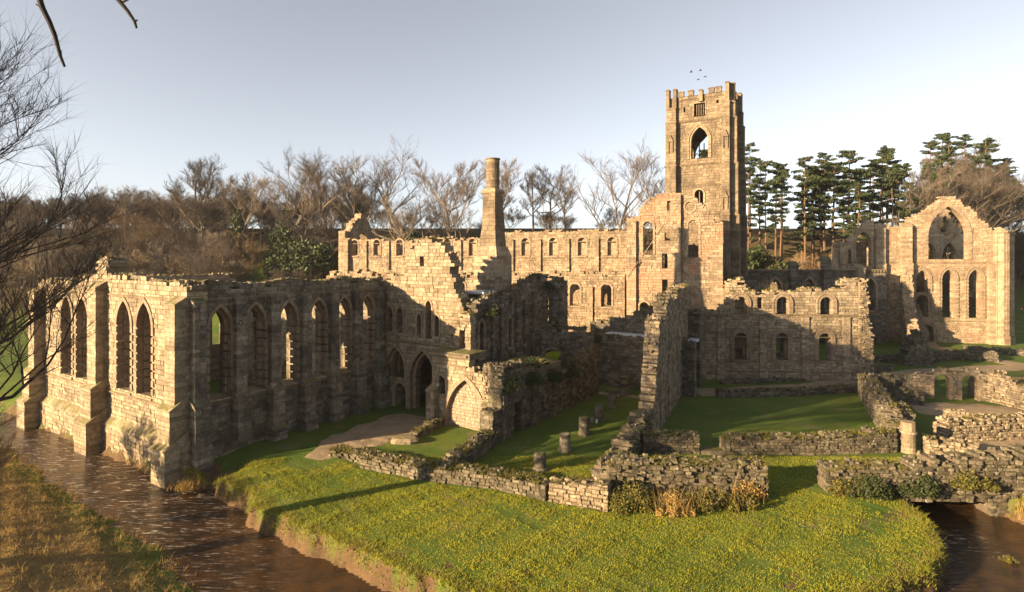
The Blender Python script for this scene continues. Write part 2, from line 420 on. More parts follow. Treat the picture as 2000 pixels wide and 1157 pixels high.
# ---------------------------------------------------------------- terrain
RIVER = [(-150,128),(-56,66.2),(-52,63.4),(-28.4,48.0),(-25.0,46.6),(-22.6,44.6),(-20.0,42.6),(-18.6,40.3),(-15.6,38.4),(-13.0,36.4),(-9.2,34.2),(-6.8,32.2),(-4.7,31.0),(-2.0,29.8),
         (3,28.9),(9,28.2),(15,28.4),(20,30.0),(24,32.0),(26.6,34.5),(28.0,37.5),(28.6,40.6),(29.2,44.5),(35.2,44.5),(35.6,42.5),(36.2,40.8),(38.5,37.5),(45,33),(70,27),(140,18),
         (140,6),(70,14),(40,20),(28,19.5),(15,19.0),(0,20.5),(-12,26),(-19.4,34.6),(-24.4,38.9),(-31.0,43.3),(-39.8,49.7),(-49.0,56.8),(-62,62),(-150,112)]
NEAR = [(140,6),(70,14),(40,20),(28,19.5),(15,19.0),(0,20.5),(-12,26),(-19.4,34.6),(-24.4,38.9),(-31.0,43.3),(-39.8,49.7),(-49.0,56.8),(-62,62),(-150,112),(-2500,400),(-2500,-2500),(2500,-2500),(2500,-40)]
def inside(poly, X, Y):
    r = np.zeros(X.shape, bool); n = len(poly)
    for i in range(n):
        x0, y0 = poly[i]; x1, y1 = poly[(i+1) % n]
        if y0 == y1: continue
        r ^= ((y0 > Y) != (y1 > Y)) & (X < (x1-x0)*(Y-y0)/(y1-y0)+x0)
    return r
def pdist(poly, X, Y, closed=True):
    d = np.full(X.shape, 1e9); n = len(poly)
    for i in range(n if closed else n-1):
        x0, y0 = poly[i]; x1, y1 = poly[(i+1) % n]; ex, ey = x1-x0, y1-y0
        t = np.clip(((X-x0)*ex+(Y-y0)*ey)/(ex*ex+ey*ey+1e-9), 0, 1)
        d = np.minimum(d, np.hypot(X-x0-t*ex, Y-y0-t*ey))
    return d
def wob(X, Y, s=1.0):
    return (np.sin(X*1.7*s+1.3)*np.cos(Y*1.3*s-.7)+np.sin(X*.61*s-Y*.83*s)+.6*np.sin(X*3.1*s+Y*2.7*s+2))/2.6
def height(X, Y):
    X = np.asarray(X, float); Y = np.asarray(Y, float)
    Ys = Y-70*sstep((X-.84*Y)/10)
    hill = 8*sstep((Ys-118)/32)+19*sstep((Ys-150)/45)+3*sstep((Ys-195)/100)
    lump = .045*wob(X+.3*Y, Y, 2.1)+.04*wob(Y, X-.2*Y, 1.3)
    z = hill+lump*(Y < 60)+.05*wob(X, Y, .5)+.12*wob(X, Y, .12)*(Y < 50)
    inr = inside(RIVER, X, Y); near = inside(NEAR, X, Y) & ~inr; d = pdist(RIVER, X, Y)
    dn = d+.3*wob(X, Y, 1.1)+.22*wob(Y, X, 2.7)
    far_bank = -1.65+1.65*sstep((dn+.1)/.5)-.25*np.exp(-np.maximum(dn, 0)/1.2)*(d < 5)
    z = np.where(~inr & ~near, np.where(d < 6, far_bank+z*sstep(d/2), z), z)
    cap = 3.2+11.3*sstep((X+13)/13)
    zb = np.minimum(-1.65+(.21+.41*sstep((X+13)/10))*dn, cap+.01*d)+.12*wob(X, Y, .8)
    z = np.where(near, zb, z)
    z = np.where(inr, -1.65-.5*sstep(d/1.2), z)
    dip = 1.9*np.exp(-(((X+24.6)/1.5)**2+((Y-48.6)/2.2)**2))       # the drain running out of the refectory
    return np.where(~inr & ~near, z-dip, z)
def hz(x, y): return float(height(np.array([x]), np.array([y]))[0])

def axis(segs):
    out = []
    for a, b_, st in segs: out += list(np.arange(a, b_, st))
    return np.array(out+[segs[-1][1]])
xs = axis([(-3000,-400,200),(-400,-160,30),(-160,-62,5),(-62,-34,.6),(-34,42,.27),(42,62,.6),(62,170,4),(170,400,30),(400,3000,200)])
ys = axis([(-600,-40,80),(-40,14,4),(14,26,.6),(26,50,.27),(50,72,.5),(72,130,2),(130,300,6),(300,3600,200)])
GX, GY = np.meshgrid(xs, ys); GZ = height(GX, GY)
nx, ny = len(xs), len(ys)
idx = np.arange(nx*ny).reshape(ny, nx)
F = np.stack([idx[:-1,:-1], idx[:-1,1:], idx[1:,1:], idx[1:,:-1]], -1).reshape(-1, 4)
V = np.stack([GX, GY, GZ], -1).reshape(-1, 3)
me = np_mesh('ground', V, F, np.zeros(len(F)), 'ground')
nearm = inside(NEAR, GX, GY); inr = inside(RIVER, GX, GY); dr = pdist(RIVER, GX, GY)
def vattr(nm, arr):
    a = me.attributes.new(nm, 'FLOAT', 'POINT'); a.data.foreach_set('value', arr.astype(np.float32).ravel())
vattr('dry', np.clip(np.where(nearm & ~inr, sstep(dr/3-.3), 0)+.0, 0, 1))
vattr('earth', np.where(inr, 1, np.where((GZ < -.22-.25*wob(GX, GY, 2.0)) & (dr < 3) & ~nearm, 1.0, 0))*(GY < 70))
Yw = GY-70*sstep((GX-.84*GY)/10)
vattr('wood', sstep((Yw-122)/20)*np.where((GX < -48) & (GX > -78) & (GY < 175), 0, 1)*np.where(Yw > 215, .3, 1))
for p in me.polygons: p.use_smooth = True
gr = link('ground', me, None, kind='structure')

def sheet(name, poly_line, widths, mat, dz=.05, step=.6):
    mb = MB(); P = [Vector((*p, 0)) for p in poly_line]; pts = []
    for i in range(len(P)-1):
        n = max(1, int((P[i+1]-P[i]).length/step))
        for k in range(n): pts.append((P[i].lerp(P[i+1], k/n), widths[i]+(widths[i+1]-widths[i])*k/n))
    pts.append((P[-1], widths[-1])); m = 8
    for i, (p, wd) in enumerate(pts):
        a = pts[max(i-1, 0)][0]; b_ = pts[min(i+1, len(pts)-1)][0]; t = (b_-a).normalized(); nrm = Vector((-t.y, t.x, 0))
        for k in range(m+1):
            e = (k/m-.5)*wd*(1+.10*math.sin(i*.9+(k > m/2)*2)+.06*math.sin(i*2.3+k)); q = p+nrm*e
            edge = .0 if 0 < k < m else -.12
            mb.v.append((q.x, q.y, hz(q.x, q.y)+dz+edge))
    for i in range(len(pts)-1):
        for k in range(m):
            a = i*(m+1)+k; mb.f.append((a, a+m+1, a+m+2, a+1)); mb.r.append(.5)
    return mb.build(name, mat, None, kind='structure')
sheet('gravel_court', [(-17.3,49.6),(-15.4,54),(-12.4,58.5),(-10.2,62.5)], [2.2,6.2,8.0,7.0], 'gravel')
sheet('gravel_path', [(23.5,73.6),(29,74.4),(41,77.3),(52,82.6),(62,86.5),(80,90.5),(110,96)], [4.5,4.2,4.2,4.5,4.6,4.8,5], 'gravel', step=1.5)
sheet('gravel_walk', [(82,92),(80.5,100),(82,112),(98,140)], [4,3.6,3.2,3], 'gravel', dz=.07, step=1.5)
sheet('gravel_yard', [(46.5,66.5),(51,64.6),(57.5,63.5)], [6,9,8], 'gravel', dz=.06)
sheet('gravel_passage', [(41,52.2),(46,53.6),(56,54.4)], [1.6,2.6,3], 'gravel', dz=.05)
sheet('gravel_strip', [(11,73.4),(15,71.4),(20,69)], [1.2,1.4,1.4], 'gravel', dz=.06)

def water():
    st = 1.0; xs_ = np.arange(-150, 141, st*2); ys_ = np.arange(4, 130, st*2)
    X, Y = np.meshgrid(xs_, ys_); n0, n1 = X.shape
    keep = inside(RIVER, X, Y) | (pdist(RIVER, X, Y) < 3.2)
    Z = np.full(X.shape, -1.5); id_ = np.arange(X.size).reshape(X.shape)
    f = np.stack([id_[:-1,:-1], id_[:-1,1:], id_[1:,1:], id_[1:,:-1]], -1)
    kf = keep[:-1,:-1] & keep[:-1,1:] & keep[1:,1:] & keep[1:,:-1]
    me = np_mesh('river', np.stack([X, Y, Z], -1).reshape(-1, 3), f[kf], np.zeros(int(kf.sum())), 'water')
    link('river', me, None, kind='structure')
water()

# ---------------------------------------------------------------- refectory
E1 = (.844, -.536); E2 = (.536, .844); C0 = (-27.6, 48.5)
def Lc(u, v): return (C0[0]+u*E1[0]+v*E2[0], C0[1]+u*E1[1]+v*E2[1])
NE1 = (-E1[0], -E1[1]); NE2 = (-E2[0], -E2[1])
RW = 31.5
ref = empty('refectory', (*C0, 0), 'roofless monastic refectory with tall pointed lancet windows standing beside the river', 'ruin')
frS = Frame(Lc(-RW, 0), E1)
opsS = [Op(u, 2.7, 4.8, 13.3) for u in (24.3, 20.4, 11.4, 7.6)]
profS = [(0,14.6),(2,14.9),(5,14.7),(9,15.3),(14.5,15.4),(14.9,17.4),(16.8,17.3),(17.0,15.6),(21,15.6),(26,15.3),(29,15.2),(31.5,14.9)]
wall('south_wall', ref, frS, RW, profS, -2.6, 1.8, opsS, 'refec', indiv=190, rings=dict(width=.38, proud=.10, depth=.5), ch=.40, bw=.72, jit=.025, gap=.035)
for op in opsS: ring(frS, Op(op.u, 2.7, 4.8, 13.3), ref, width=.28, proud=-.55, depth=1.0, start=-.27, name='inner_order')
band(frS, ref, 0, RW, 4.25, .3, .22); band(frS, ref, 0, RW, 13.75, .2, .12)
wall('plinth', ref, Frame(Lc(-RW-.3, -.55), E1), RW+.9, 1.2, -2.7, .6, (), 'refec', ch=.42, bw=.9, rag=.0, gap=.035)
mbp = MB(); fp = Frame(Lc(-RW-.3, -.55), E1); u = 0
while u < RW+.6:
    e = min(u+RNG.uniform(.7, 1.1), RW+.8); j = RNG.uniform(-.04, .04)
    mbp.prism([fp(u,-.05+j,1.15), fp(e-.03,-.05+j,1.15), fp(e-.03,.6,1.15), fp(u,.6,1.15), fp(u,-.02+j,1.35), fp(e-.03,-.02+j,1.35), fp(e-.03,.58,2.0), fp(u,.58,2.0)], RNG.random()); u = e
mbp.build('weathering_course', 'refec', ref)
for uc, wd in ((.9,1.8),(15.9,2.1),(30.6,1.8)):
    top = 13.4 if uc != 15.9 else 14.4
    buttress(frS, ref, uc, wd, [(-2.6,1.4,1.9,1.25),(1.4,4.6,1.45,1.1),(4.6,top,.95,.9)], 'refec')
frE = Frame(Lc(0, 1.8), E2)
opsE = [Op(u-1.8, 1.95, 5.0, 13.0, k=1.15) for u in (2.9, 6.35, 9.95, 13.55, 17.0, 20.4)]
drain = Op(2.0, 1.9, -2.6, -.25, 'round')
profE = [(0,15.2),(2,15.0),(5,14.7),(8,15.1),(12,14.7),(16,15.0),(19,14.6),(21.2,14.9)]
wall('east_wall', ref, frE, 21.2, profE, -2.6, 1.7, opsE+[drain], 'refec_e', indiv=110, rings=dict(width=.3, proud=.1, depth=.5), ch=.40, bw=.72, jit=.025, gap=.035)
for op in opsE: ring(frE, Op(op.u, 1.95, 5.0, 13.0, k=1.15), ref, width=.24, proud=-.5, depth=.95, start=-.23, name='inner_order')
band(frE, ref, 0, 21.2, 4.45, .28, .2); band(frE, ref, 0, 21.2, 13.7, .2, .12)
for uc in (-1.0, 2.82, 6.35, 9.95, 13.5, 16.9, 20.3):
    st = [(-1.2,1.0,1.35,1.2),(1.0,4.7,1.05,1.08),(4.7,13.5,.62,.85)]
    if uc == 2.82: st = [(1.0,4.7,1.05,1.08),(4.7,13.5,.62,.85)]
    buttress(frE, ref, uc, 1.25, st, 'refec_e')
frW = Frame(Lc(-RW, 23), NE2)
wall('west_wall', ref, frW, 21.2, [(0,14.6),(8,15),(21.2,14.8)], -2.6, 1.6, [Op(u, 1.95, 5, 13, k=1.15) for u in (2.6,6.2,9.8,13.4,17.0)], 'refec', ch=.5, bw=1.1)
wall('north_wall', ref, Frame(Lc(-RW+1.7, 21.4), E1), RW-3.5, [(0,12),(15,12.5),(28,14)], 0, 1.3, [Op(14, 2.4, 0, 4.2), Op(7, 1.5, 5, 9), Op(21, 1.5, 5, 9)], 'refec', ch=.5, bw=1.1)
mbg = MB()
for i in range(60):
    u = i/59*RW; mbg.prism([frS(u-.3,.2,interp(profS,u)-.2), frS(u+.3,.2,interp(profS,u)-.2), frS(u+.3,1.6,interp(profS,u)-.2), frS(u-.3,1.6,interp(profS,u)-.2)]+
        [frS(u-.25,.3,interp(profS,u)+.1+RNG.random()*.2), frS(u+.25,.3,interp(profS,u)+.1+RNG.random()*.2), frS(u+.25,1.5,interp(profS,u)+.12), frS(u-.25,1.5,interp(profS,u)+.12)], RNG.random())
mbg.build('wall_head_rubble', 'mossy', ref, kind='stuff')
mbg = MB()
for i in range(50):
    u = i/49*21; t = interp(profE, u); mbg.prism([frE(u-.3,.1,t-.2), frE(u+.3,.1,t-.2), frE(u+.3,1.6,t-.2), frE(u-.3,1.6,t-.2)]+
        [frE(u-.25,.15,t+.1+RNG.random()*.3), frE(u+.25,.2,t+.1+RNG.random()*.3), frE(u+.25,1.5,t+.2), frE(u-.25,1.5,t+.2)], RNG.random())
mbg.build('wall_head_rubble', 'mossy', ref, kind='stuff')

# ---------------------------------------------------------------- kitchen and warming house range
kit = empty('warming_house', (*Lc(6.5, 23), 0), 'ragged warming house block with open pointed arches beside the gravel court', 'ruin')
frF = Frame(Lc(0, 23), E1)
opsF = [Op(1.0,1.0,8.9,11.6), Op(2.6,1.0,8.9,11.6), Op(5.6,.6,8.6,11.0), Op(7.0,.85,8.5,12.6), Op(8.2,.6,8.6,11.0),
        Op(1.9,2.9,3.4,6.9), Op(2.7,1.7,-.1,2.75,'round'), Op(6.1,3.7,-.1,6.8), Op(6.0,.6,16.4,17.6,'rect')]
wall('front_wall', kit, frF, 13, [(0,15.0),(2.5,15.2),(3.4,16.4),(4.2,17.6),(5,19.1),(6,19.6),(9,19.4),(9.7,18.2),(10.4,15.6),(11.0,13.4),(12.2,12.4),(12.6,10.5),(13,8.5)], -.2, 1.6, opsF, 'warm', indiv=60, ch=.42, bw=.75, gap=.03, rag=.5)
for op in opsF[:8]: ring(frF, op, kit, width=.22 if op.w < 1.5 else .4, proud=.07, depth=.4)
for op in (opsF[5], opsF[7]): ring(frF, op, kit, width=.35, proud=-.5, depth=1.3, start=-.34, name='inner_order')
for op in opsF[:2]:
    mb = MB()
    for dx in (-.2, .2): mb.frust(frF(op.u+dx,.7,8.9), frF(op.u+dx,.7,11.3), .03, .03, 5)
    for z in (9.4, 9.9, 10.4): mb.frust(frF(op.u-.5,.7,z), frF(op.u+.5,.7,z), .03, .03, 5)
    mb.build('window_bars', 'iron', kit)
band(frF, kit, .3, 9.5, 7.6, .2, .15)
wall('rear_wall', kit, Frame(Lc(0, 31), E1), 13, [(0,12),(6,13),(13,12)], 0, 1, (), 'warm', ch=.6, bw=1.2)
wall('side_wall', kit, Frame(Lc(0, 31), NE2), 6.3, 14, 0, 1, (), 'warm', ch=.6, bw=1.2)
def slab(name, parent, fr, u0, u1, w0, w1, z0, z1, mat, bumpy=.12, st=.6):
    mb = MB(); nu = max(2, int((u1-u0)/st)); nw = max(2, int((w1-w0)/st))
    for s_ in (0, 1):
        for i in range(nu+1):
            for k in range(nw+1):
                e = (i in (0, nu) or k in (0, nw)); z = z0 if s_ == 0 else z1+(RNG.uniform(-bumpy, bumpy) if not e else -bumpy)
                mb.v.append(fr(u0+(u1-u0)*i/nu, w0+(w1-w0)*k/nw, z))
    n1 = nw+1; N = (nu+1)*n1
    for i in range(nu):
        for k in range(nw):
            a = i*n1+k; mb.f.append((a, a+1, a+n1+1, a+n1)); mb.f.append((N+a, N+a+n1, N+a+n1+1, N+a+1)); mb.r += [.5, .5]
    for i in range(nu):
        for k, o in ((0, 0), (nw, 1)):
            a = i*n1+k; q = (a, a+n1, N+a+n1, N+a); mb.f.append(q if o == 0 else q[::-1]); mb.r.append(.5)
    for k in range(nw):
        for i in (0, nu):
            a = i*n1+k; q = (a+1, a, N+a, N+a+1); mb.f.append(q if i == 0 else q[::-1]); mb.r.append(.5)
    return mb.build(name, mat, parent)
slab('vault', kit, frF, .3, 12.8, 1.65, 7.9, 7.0, 7.5, 'mossy')
# projecting wing
frB = Frame(Lc(9.8, 20.3), E1)
blind = Op(4.4, 4.9, -.2, 5.0)
opsB = [Op(1.15, 1.3, 3.5, 5.1, 'round'), blind]
wall('wing_wall', kit, frB, 7.6, [(0,7.2),(4.6,7.2),(4.8,6.2),(6.4,5.9),(7.0,5.2),(7.6,4.6)], -.2, 1.0, opsB, 'warm', indiv=60, ch=.38, bw=.62, gap=.03, rag=.25)
ring(frB, blind, kit, width=.42, proud=.14, depth=.4); ring(frB, opsB[0], kit, width=.25, proud=.07, depth=.3)
wall('blocked_arch', kit, Frame(Lc(9.8+1.75, 20.3+.4), E1), 5.3, [(0,2.2),(1.0,3.6),(2.65,5.0),(4.3,3.6),(5.3,2.2)], -.2, .5, (), 'pink', indiv=110, ch=.34, bw=.55, gap=.03, rag=.05, jit=.015)
wall('wing_side', kit, Frame(Lc(9.8, 22.9), NE2), 2.6, 7.2, -.2, .9, (), 'warm', ch=.4, bw=.7)
band(frB, kit, -.3, 4.7, 7.2, .45, .35, name='cornice', back=.9); band(frB, kit, -.1, 4.6, 6.2, .22, .16)
slab('mossy_roof', kit, frB, -.1, 5.0, -.1, 2.7, 7.0, 7.75, 'mossy', .1)
buttress(frB, kit, .3, 1.0, [(-.2,3.4,.7,1.1)], 'warm'); buttress(frB, kit, 7.9, 1.7, [(-.2,2.9,.9,1.0)], 'grey')
slab('terrace', kit, Frame(Lc(13.6, 20.6), E1), 0, 5.6, .9, 11, 3.0, 6.0, 'mossy', .3, .8)
wall('broken_jamb', kit, Frame(Lc(16.6, 19.9), E1), 1.6, [(0,6.6),(1,6.8),(1.6,5.8)], 2.6, 1.2, (), 'warm', ch=.28, bw=.4, jit=.09, rag=.4)
wall('stepped_fragment', kit, Frame(Lc(10.2, 22.0), E1), 3.4, [(0,8.2),(1,9.2),(1.8,10.6),(2.6,11.4),(3.4,11.5)], 7.4, .9, [Op(2.3,.7,7.9,9.8,'rect')], 'warm', ch=.3, bw=.5, jit=.07, rag=.3)
# tall east wall of the range
frU = Frame(Lc(13.2, 23), E2)
wall('upper_east_wall', kit, frU, 16.6, [(0,11.6),(1,12.4),(3,12.8),(5,13.6),(7,12.6),(9.5,13.2),(12,14.6),(14,15.2),(16.6,14.8)], 5.0, 1.4, [Op(1.5,.95,6.6,10.6), Op(7.2,.8,7,10.4)], 'grey', rings=dict(width=.22), ch=.4, bw=.7, rag=.6, jit=.05)
for uc in (3.6, 5.4, 8.8, 10.6, 12.6, 15.4): buttress(frU, kit, uc, .8, [(5.4,11.8+RNG.random()*1.6,.32,1)], 'grey')
wall('cross_fragment', kit, Frame(Lc(13.4, 39.2), E1), 2.2, [(0,14.6),(1.5,14.8),(2.2,13.6)], 5.0, 1.3, (), 'grey', ch=.36, bw=.6, jit=.08)
mb = MB()
for u0 in np.arange(.5, 9, 1.5):
    a = frU(u0, -1.6, 6.0); mb.frust(a, (a[0], a[1], 7.1), .025, .025, 5)
for z in (6.55, 7.05): mb.frust(frU(.5, -1.6, z), frU(8, -1.6, z), .02, .02, 5)
mb.build('railing', 'iron', kit)
slab('lead_flat', kit, Frame(Lc(6, 26), E1), 3.2, 6.4, 0, 3.4, 13.3, 13.55, 'lead', .01)
wall('inner_room_wall', kit, Frame(Lc(7.5, 29.9), E1), 5.4, 13.2, 7.3, .8, (), 'grey', ch=.5, bw=.9)

# chimney
chim = empty('kitchen_chimney', (-2.4, 72, 0), 'tall stone kitchen chimney with a round shaft on a tapering square stack', 'chimney')
def stack(parent, name, c, d, zs, mat, ch=.42):
    mb = MB()
    for (z0, a0), (z1, a1) in zip(zs[:-1], zs[1:]):
        n = max(1, int((z1-z0)/ch))
        for i in range(n):
            t0, t1 = i/n, (i+1)/n; s0 = a0+(a1-a0)*t0; s1 = a0+(a1-a0)*t1; za = z0+(z1-z0)*t0; zb = z0+(z1-z0)*t1-.02
            for sgn in range(4):
                j = RNG.uniform(0, .03); sp = RNG.uniform(-.3, .3)
                dd = [(d[0],d[1]),(-d[1],d[0]),(-d[0],-d[1]),(d[1],-d[0])][sgn]; bb = (-dd[1], dd[0])
                def pt(s, a, o, z): return (c[0]+bb[0]*a*s+dd[0]*(s-.3+o), c[1]+bb[1]*a*s+dd[1]*(s-.3+o), z)
                for a, b_ in ((-1, sp-.01), (sp+.01, .82)):
                    mb.prism([pt(s0,a,.3+j,za), pt(s0,b_,.3+j,za), pt(s0,b_,0,za), pt(s0,a,0,za), pt(s1,a,.3+j,zb), pt(s1,b_,.3+j,zb), pt(s1,b_,0,zb), pt(s1,a,0,zb)], RNG.random())
            core = [(-s0+.06,-s0+.06),(s0-.06,-s0+.06),(s0-.06,s0-.06),(-s0+.06,s0-.06)]
            W = lambda x, y, z: (c[0]+d[0]*x-d[1]*y, c[1]+d[1]*x+d[0]*y, z)
            mb.prism([W(x, y, za) for x, y in core]+[W(x*s1/s0, y*s1/s0, zb+.02) for x, y in core], .4)
    return mb.build(name, mat, parent)
stack(chim, 'base', (-2.4,72), E1, [(5,1.75),(17.6,1.7),(18.8,1.3)], 'warm')
stack(chim, 'stack', (-2.4,72), E1, [(18.8,1.22),(20.2,1.1),(21.4,.98),(25.4,.9)], 'tower')
mb = MB()
for a0, z0, a1, z1 in ((1.0,25.4,1.14,25.6),(1.14,25.6,.85,26.0)):
    W = lambda x, y, z: (-2.4+E1[0]*x-E1[1]*y, 72+E1[1]*x+E1[0]*y, z)
    mb.prism([W(-a0,-a0,z0),W(a0,-a0,z0),W(a0,a0,z0),W(-a0,a0,z0),W(-a1,-a1,z1),W(a1,-a1,z1),W(a1,a1,z1),W(-a1,a1,z1)], .4)
mb.build('cap_moulding', 'warm', chim)
mb = MB(); z = 25.9; k = 0
while z < 29.5:
    mb.frust((-2.4,72,z), (-2.4,72,z+.36), .84+RNG.uniform(-.01,.02), .83, 18, RNG.random(), True); z += .38
mb.frust((-2.4,72,z), (-2.4,72,z+.14), .93, .93, 18, .8, True)
mb.build('round_shaft', 'tower', chim)

# ---------------------------------------------------------------- undercroft
und = empty('dormitory_undercroft', (*Lc(19.3, 30), 0), 'overgrown dormitory undercroft wall running beside a row of column stubs', 'ruin wall')
frX = Frame(Lc(19.4, 17.6), E2)
wall('east_wall', und, frX, 24, [(0,3.2),(1.2,3.4),(1.5,6.6),(5,6.9),(8,5.6),(10,4.4),(15.5,4.2),(18,6.0),(24,7.0)], -.2, 1.5, [Op(4.4,1.3,-.2,3.2,'rect'), Op(9.5,.7,.8,2.6,'rect')], 'mossy', indiv=120, ch=.36, bw=.58, jit=.06, rag=.5, gap=.035)
for uc in (1.9, 7.4, 12, 16.6): buttress(frX, und, uc, .7, [(-.2,4.2,.2,1)], 'grey')
wall('end_wall', und, Frame(Lc(16, 46), E1), 14.4, [(0,6.8),(8,6.9),(14.4,7.2)], -.2, .9, [Op(9.6,1.0,-.2,2.6,'rect')], 'grey', indiv=50, ch=.38, bw=.7, rag=.2)
slab('lead_flat', und, Frame(Lc(16, 46), E1), .8, 13.5, 1.0, 5.6, 6.2, 6.6, 'lead', .01)
wall('inner_wall', und, Frame(Lc(13.5, 52), E1), 16, [(0,7.4),(4,8.4),(8,10.2),(11,10.4),(16,10.2)], 0, 1.0, (), 'grey', ch=.4, bw=.7, rag=.5, jit=.06)
arch = Op(2.55, 2.5, -.2, 5.7, 'round')
frQ = Frame((2.6, 73.2), (.98, -.2))
wall('cloister_arch_wall', und, frQ, 7.8, [(0,9.6),(2,9),(4,8.2),(6,8.6),(7.8,7.6)], -.2, .9, [arch], 'grey', rings=dict(width=.3), ch=.38, bw=.65, jit=.05, rag=.5)
wall('rubble_heap', und, Frame((3.9, 70.9), (.98, -.2)), 2.8, [(0,2.6),(1.4,3.6),(2.8,2.8)], -.2, 1.3, (), 'mossy', ch=.28, bw=.42, jit=.1, rag=.3)
g = 'column stubs in the undercroft'
colpos = [(2.3,46.8,1.45,0),(4.8,51.7,1.5,1),(7.1,56.4,1.65,0),(9.3,61.0,1.75,0),(11.6,66.1,2.1,2),(14.1,71.9,2.4,2)]
collab = ['lichened drum column stub next to the mossy foreground wall end', 'short column stub with orange sunlit top and wide moulded base',
          'mottled column stub with a spreading base beside the leaning stone slab', 'plain dark column stub beside the pale marker stone',
          'taller column stub with dark flared capital', 'tallest column stub with capital near the undercroft end wall']
for (x, y, h, kd), lb in zip(colpos, collab):
    t = empty('column_stub', (x, y, 0), lb, 'column', g); r = .5
    m0 = MB(); m0.frust((x,y,-.1),(x,y,.16),.66,.66,20,.6,True); m0.frust((x,y,.16),(x,y,.34),.64,.53,20,.4,True); m0.build('base', 'grey', t)
    z = .34; i = 0
    hh = h-(.5 if kd == 2 else 0)
    while z < hh-.02:
        e = min(z+.42, hh); md = MB(); md.frust((x,y,z+.01),(x,y,e-.01),r+RNG.uniform(-.02,.02),r+RNG.uniform(-.02,.02),18,RNG.random(),True); md.build('drum', 'grey', t); z = e
    if kd == 2:
        mc = MB(); mc.frust((x,y,hh),(x,y,hh+.34),.5,.72,16,.2,True); mc.frust((x,y,hh+.34),(x,y,hh+.52),.76,.76,8,.9,True); mc.build('capital', 'mossy', t)
    else:
        mc = MB(); mc.frust((x,y,hh),(x,y,hh+.06),r-.03,r-.12,14,.1 if kd else .6,True); mc.build('worn_top', 'warm' if kd else 'mossy', t)
def rock(name, x, y, sx, sy, sz, mat, label, cat, z=None, rz=0, seed=1):
    rr = random.Random(seed); mb = MB(); n = 12; rings_ = [(0,-.3),(1.0,-.3),(1.04,.35),(.96,.8),(.82,1.0),(0,1.0)]
    z = hz(x, y) if z is None else z
    for a, b_ in rings_:
        for k in range(n):
            t = 2*math.pi*k/n; f = 1+.10*math.sin(3*t+seed)+rr.uniform(-.04,.04)
            px = a*sx*math.cos(t)*f; py = a*sy*math.sin(t)*f
            mb.v.append((x+px*math.cos(rz)-py*math.sin(rz), y+px*math.sin(rz)+py*math.cos(rz), z+b_*sz+(rr.uniform(-.05,.05)*sz if a else 0)))
    for i in range(len(rings_)-1):
        for k in range(n):
            mb.f.append((i*n+k, i*n+(k+1)%n, (i+1)*n+(k+1)%n, (i+1)*n+k)); mb.r.append(.5)
    return mb.build(name, mat, None, label=label, cat=cat)
rock('stone_disc', -10.1, 54.0, 1.25, .95, .45, 'warm', 'flat round millstone lying on the gravel court', 'stone slab', seed=3)
mb = MB(); mb.prism([(8.15,60.3,-.05),(8.55,60.2,-.05),(8.75,60.5,-.05),(8.35,60.6,-.05),(8.5,60.6,.62),(8.75,60.5,.66),(8.85,60.65,.62),(8.6,60.75,.58)], .2)
mb.build('leaning_slab', 'mossy', None, label='dark leaning slab propped on the undercroft grass between two column stubs', cat='stone slab')
mb = MB(); mb.prism([(8.78,60.0,-.05),(9.02,60.0,-.05),(9.02,60.18,-.05),(8.78,60.18,-.05),(8.8,60.02,.4),(9.0,60.02,.4),(9.0,60.15,.42),(8.8,60.15,.42)], .2)
mb.build('marker_stone', 'lead', None, label='small pale marker stone on the grass at the foot of a column stub', cat='marker')

# the long diagonal wall
dia = empty('parlour_wall', (13.4, 54.5, 0), 'high ragged freestanding wall with a stepped rubble end separating undercroft and lawn', 'ruin wall')
frD = Frame((13.4, 54.5), (.415, .91))
wall('long_wall', dia, frD, 28.5, [(0,2.0),(.9,3.2),(1.6,4.4),(2.2,6.4),(2.9,8.2),(3.6,10.2),(4.2,11.3),(5.0,11.6),(5.4,10.8),(6,10.4),(7.6,11.2),(8.4,12.4),(10,12.9),(14,12.4),(16,13.3),(22,13.4),(26,13.6),(28.5,12.4)], -.2, 1.45,
     [Op(7.4,.8,.1,2.9), Op(5.2,.3,6.2,6.7,'rect'), Op(12,.35,5.4,5.9,'rect'), Op(17,.35,7.4,7.9,'rect')], 'warm', indiv=190, ch=.32, bw=.5, jit=.05, rag=.6, gap=.035)
for uc in (4.0, 9.4, 15.4): buttress(frD, dia, uc, .55, [(0,9.5,.12,1)], 'warm', cap=False)
wall('fallen_end', dia, Frame((7.7, 43.9), (.47, .883)), 11.6, [(0,.8),(1.5,1.3),(3,.9),(5,1.5),(8,1.8),(9.6,2.4),(11.6,3.2)], -.2, 1.7, (), 'mossy', indiv=100, ch=.25, bw=.42, jit=.1, rag=.35, gap=.05)

# ---------------------------------------------------------------- chapter house
cha = empty('chapter_house', (26, 80.5, 0), 'two storey chapter house wall with round headed windows in two rows', 'ruin')
frC = Frame((26.0, 81.6), (.998, -.06)); LC = 23.6
lowC = [Op(u, 1.7, 2.9, 6.7, 'round') for u in (6.5,12.2,18.1)]; upC = [Op(u, 1.7, 9.5, 11.8, 'round') for u in (6.5,12.3,18.3)]
wall('south_wall', cha, frC, LC, [(0,9.6),(3,9.4),(4.6,10.6),(5.4,12.5),(11,12.5),(16,12.7),(20,12.8),(21.4,14.2),(22.4,14.4),(23.2,12.0),(23.6,9)], -.2, 1.5, lowC+upC+[Op(9.2,.7,10.2,11.6,'rect')], 'warm', indiv=60, ch=.42, bw=.75, rag=.35, jit=.03)
for op in lowC+upC: ring(frC, op, cha, width=.32, proud=.14, depth=.4); ring(frC, Op(op.u, op.w, op.sill, op.top, 'round'), cha, width=.2, proud=.2, depth=.1, start=.36, name='hood_mould')
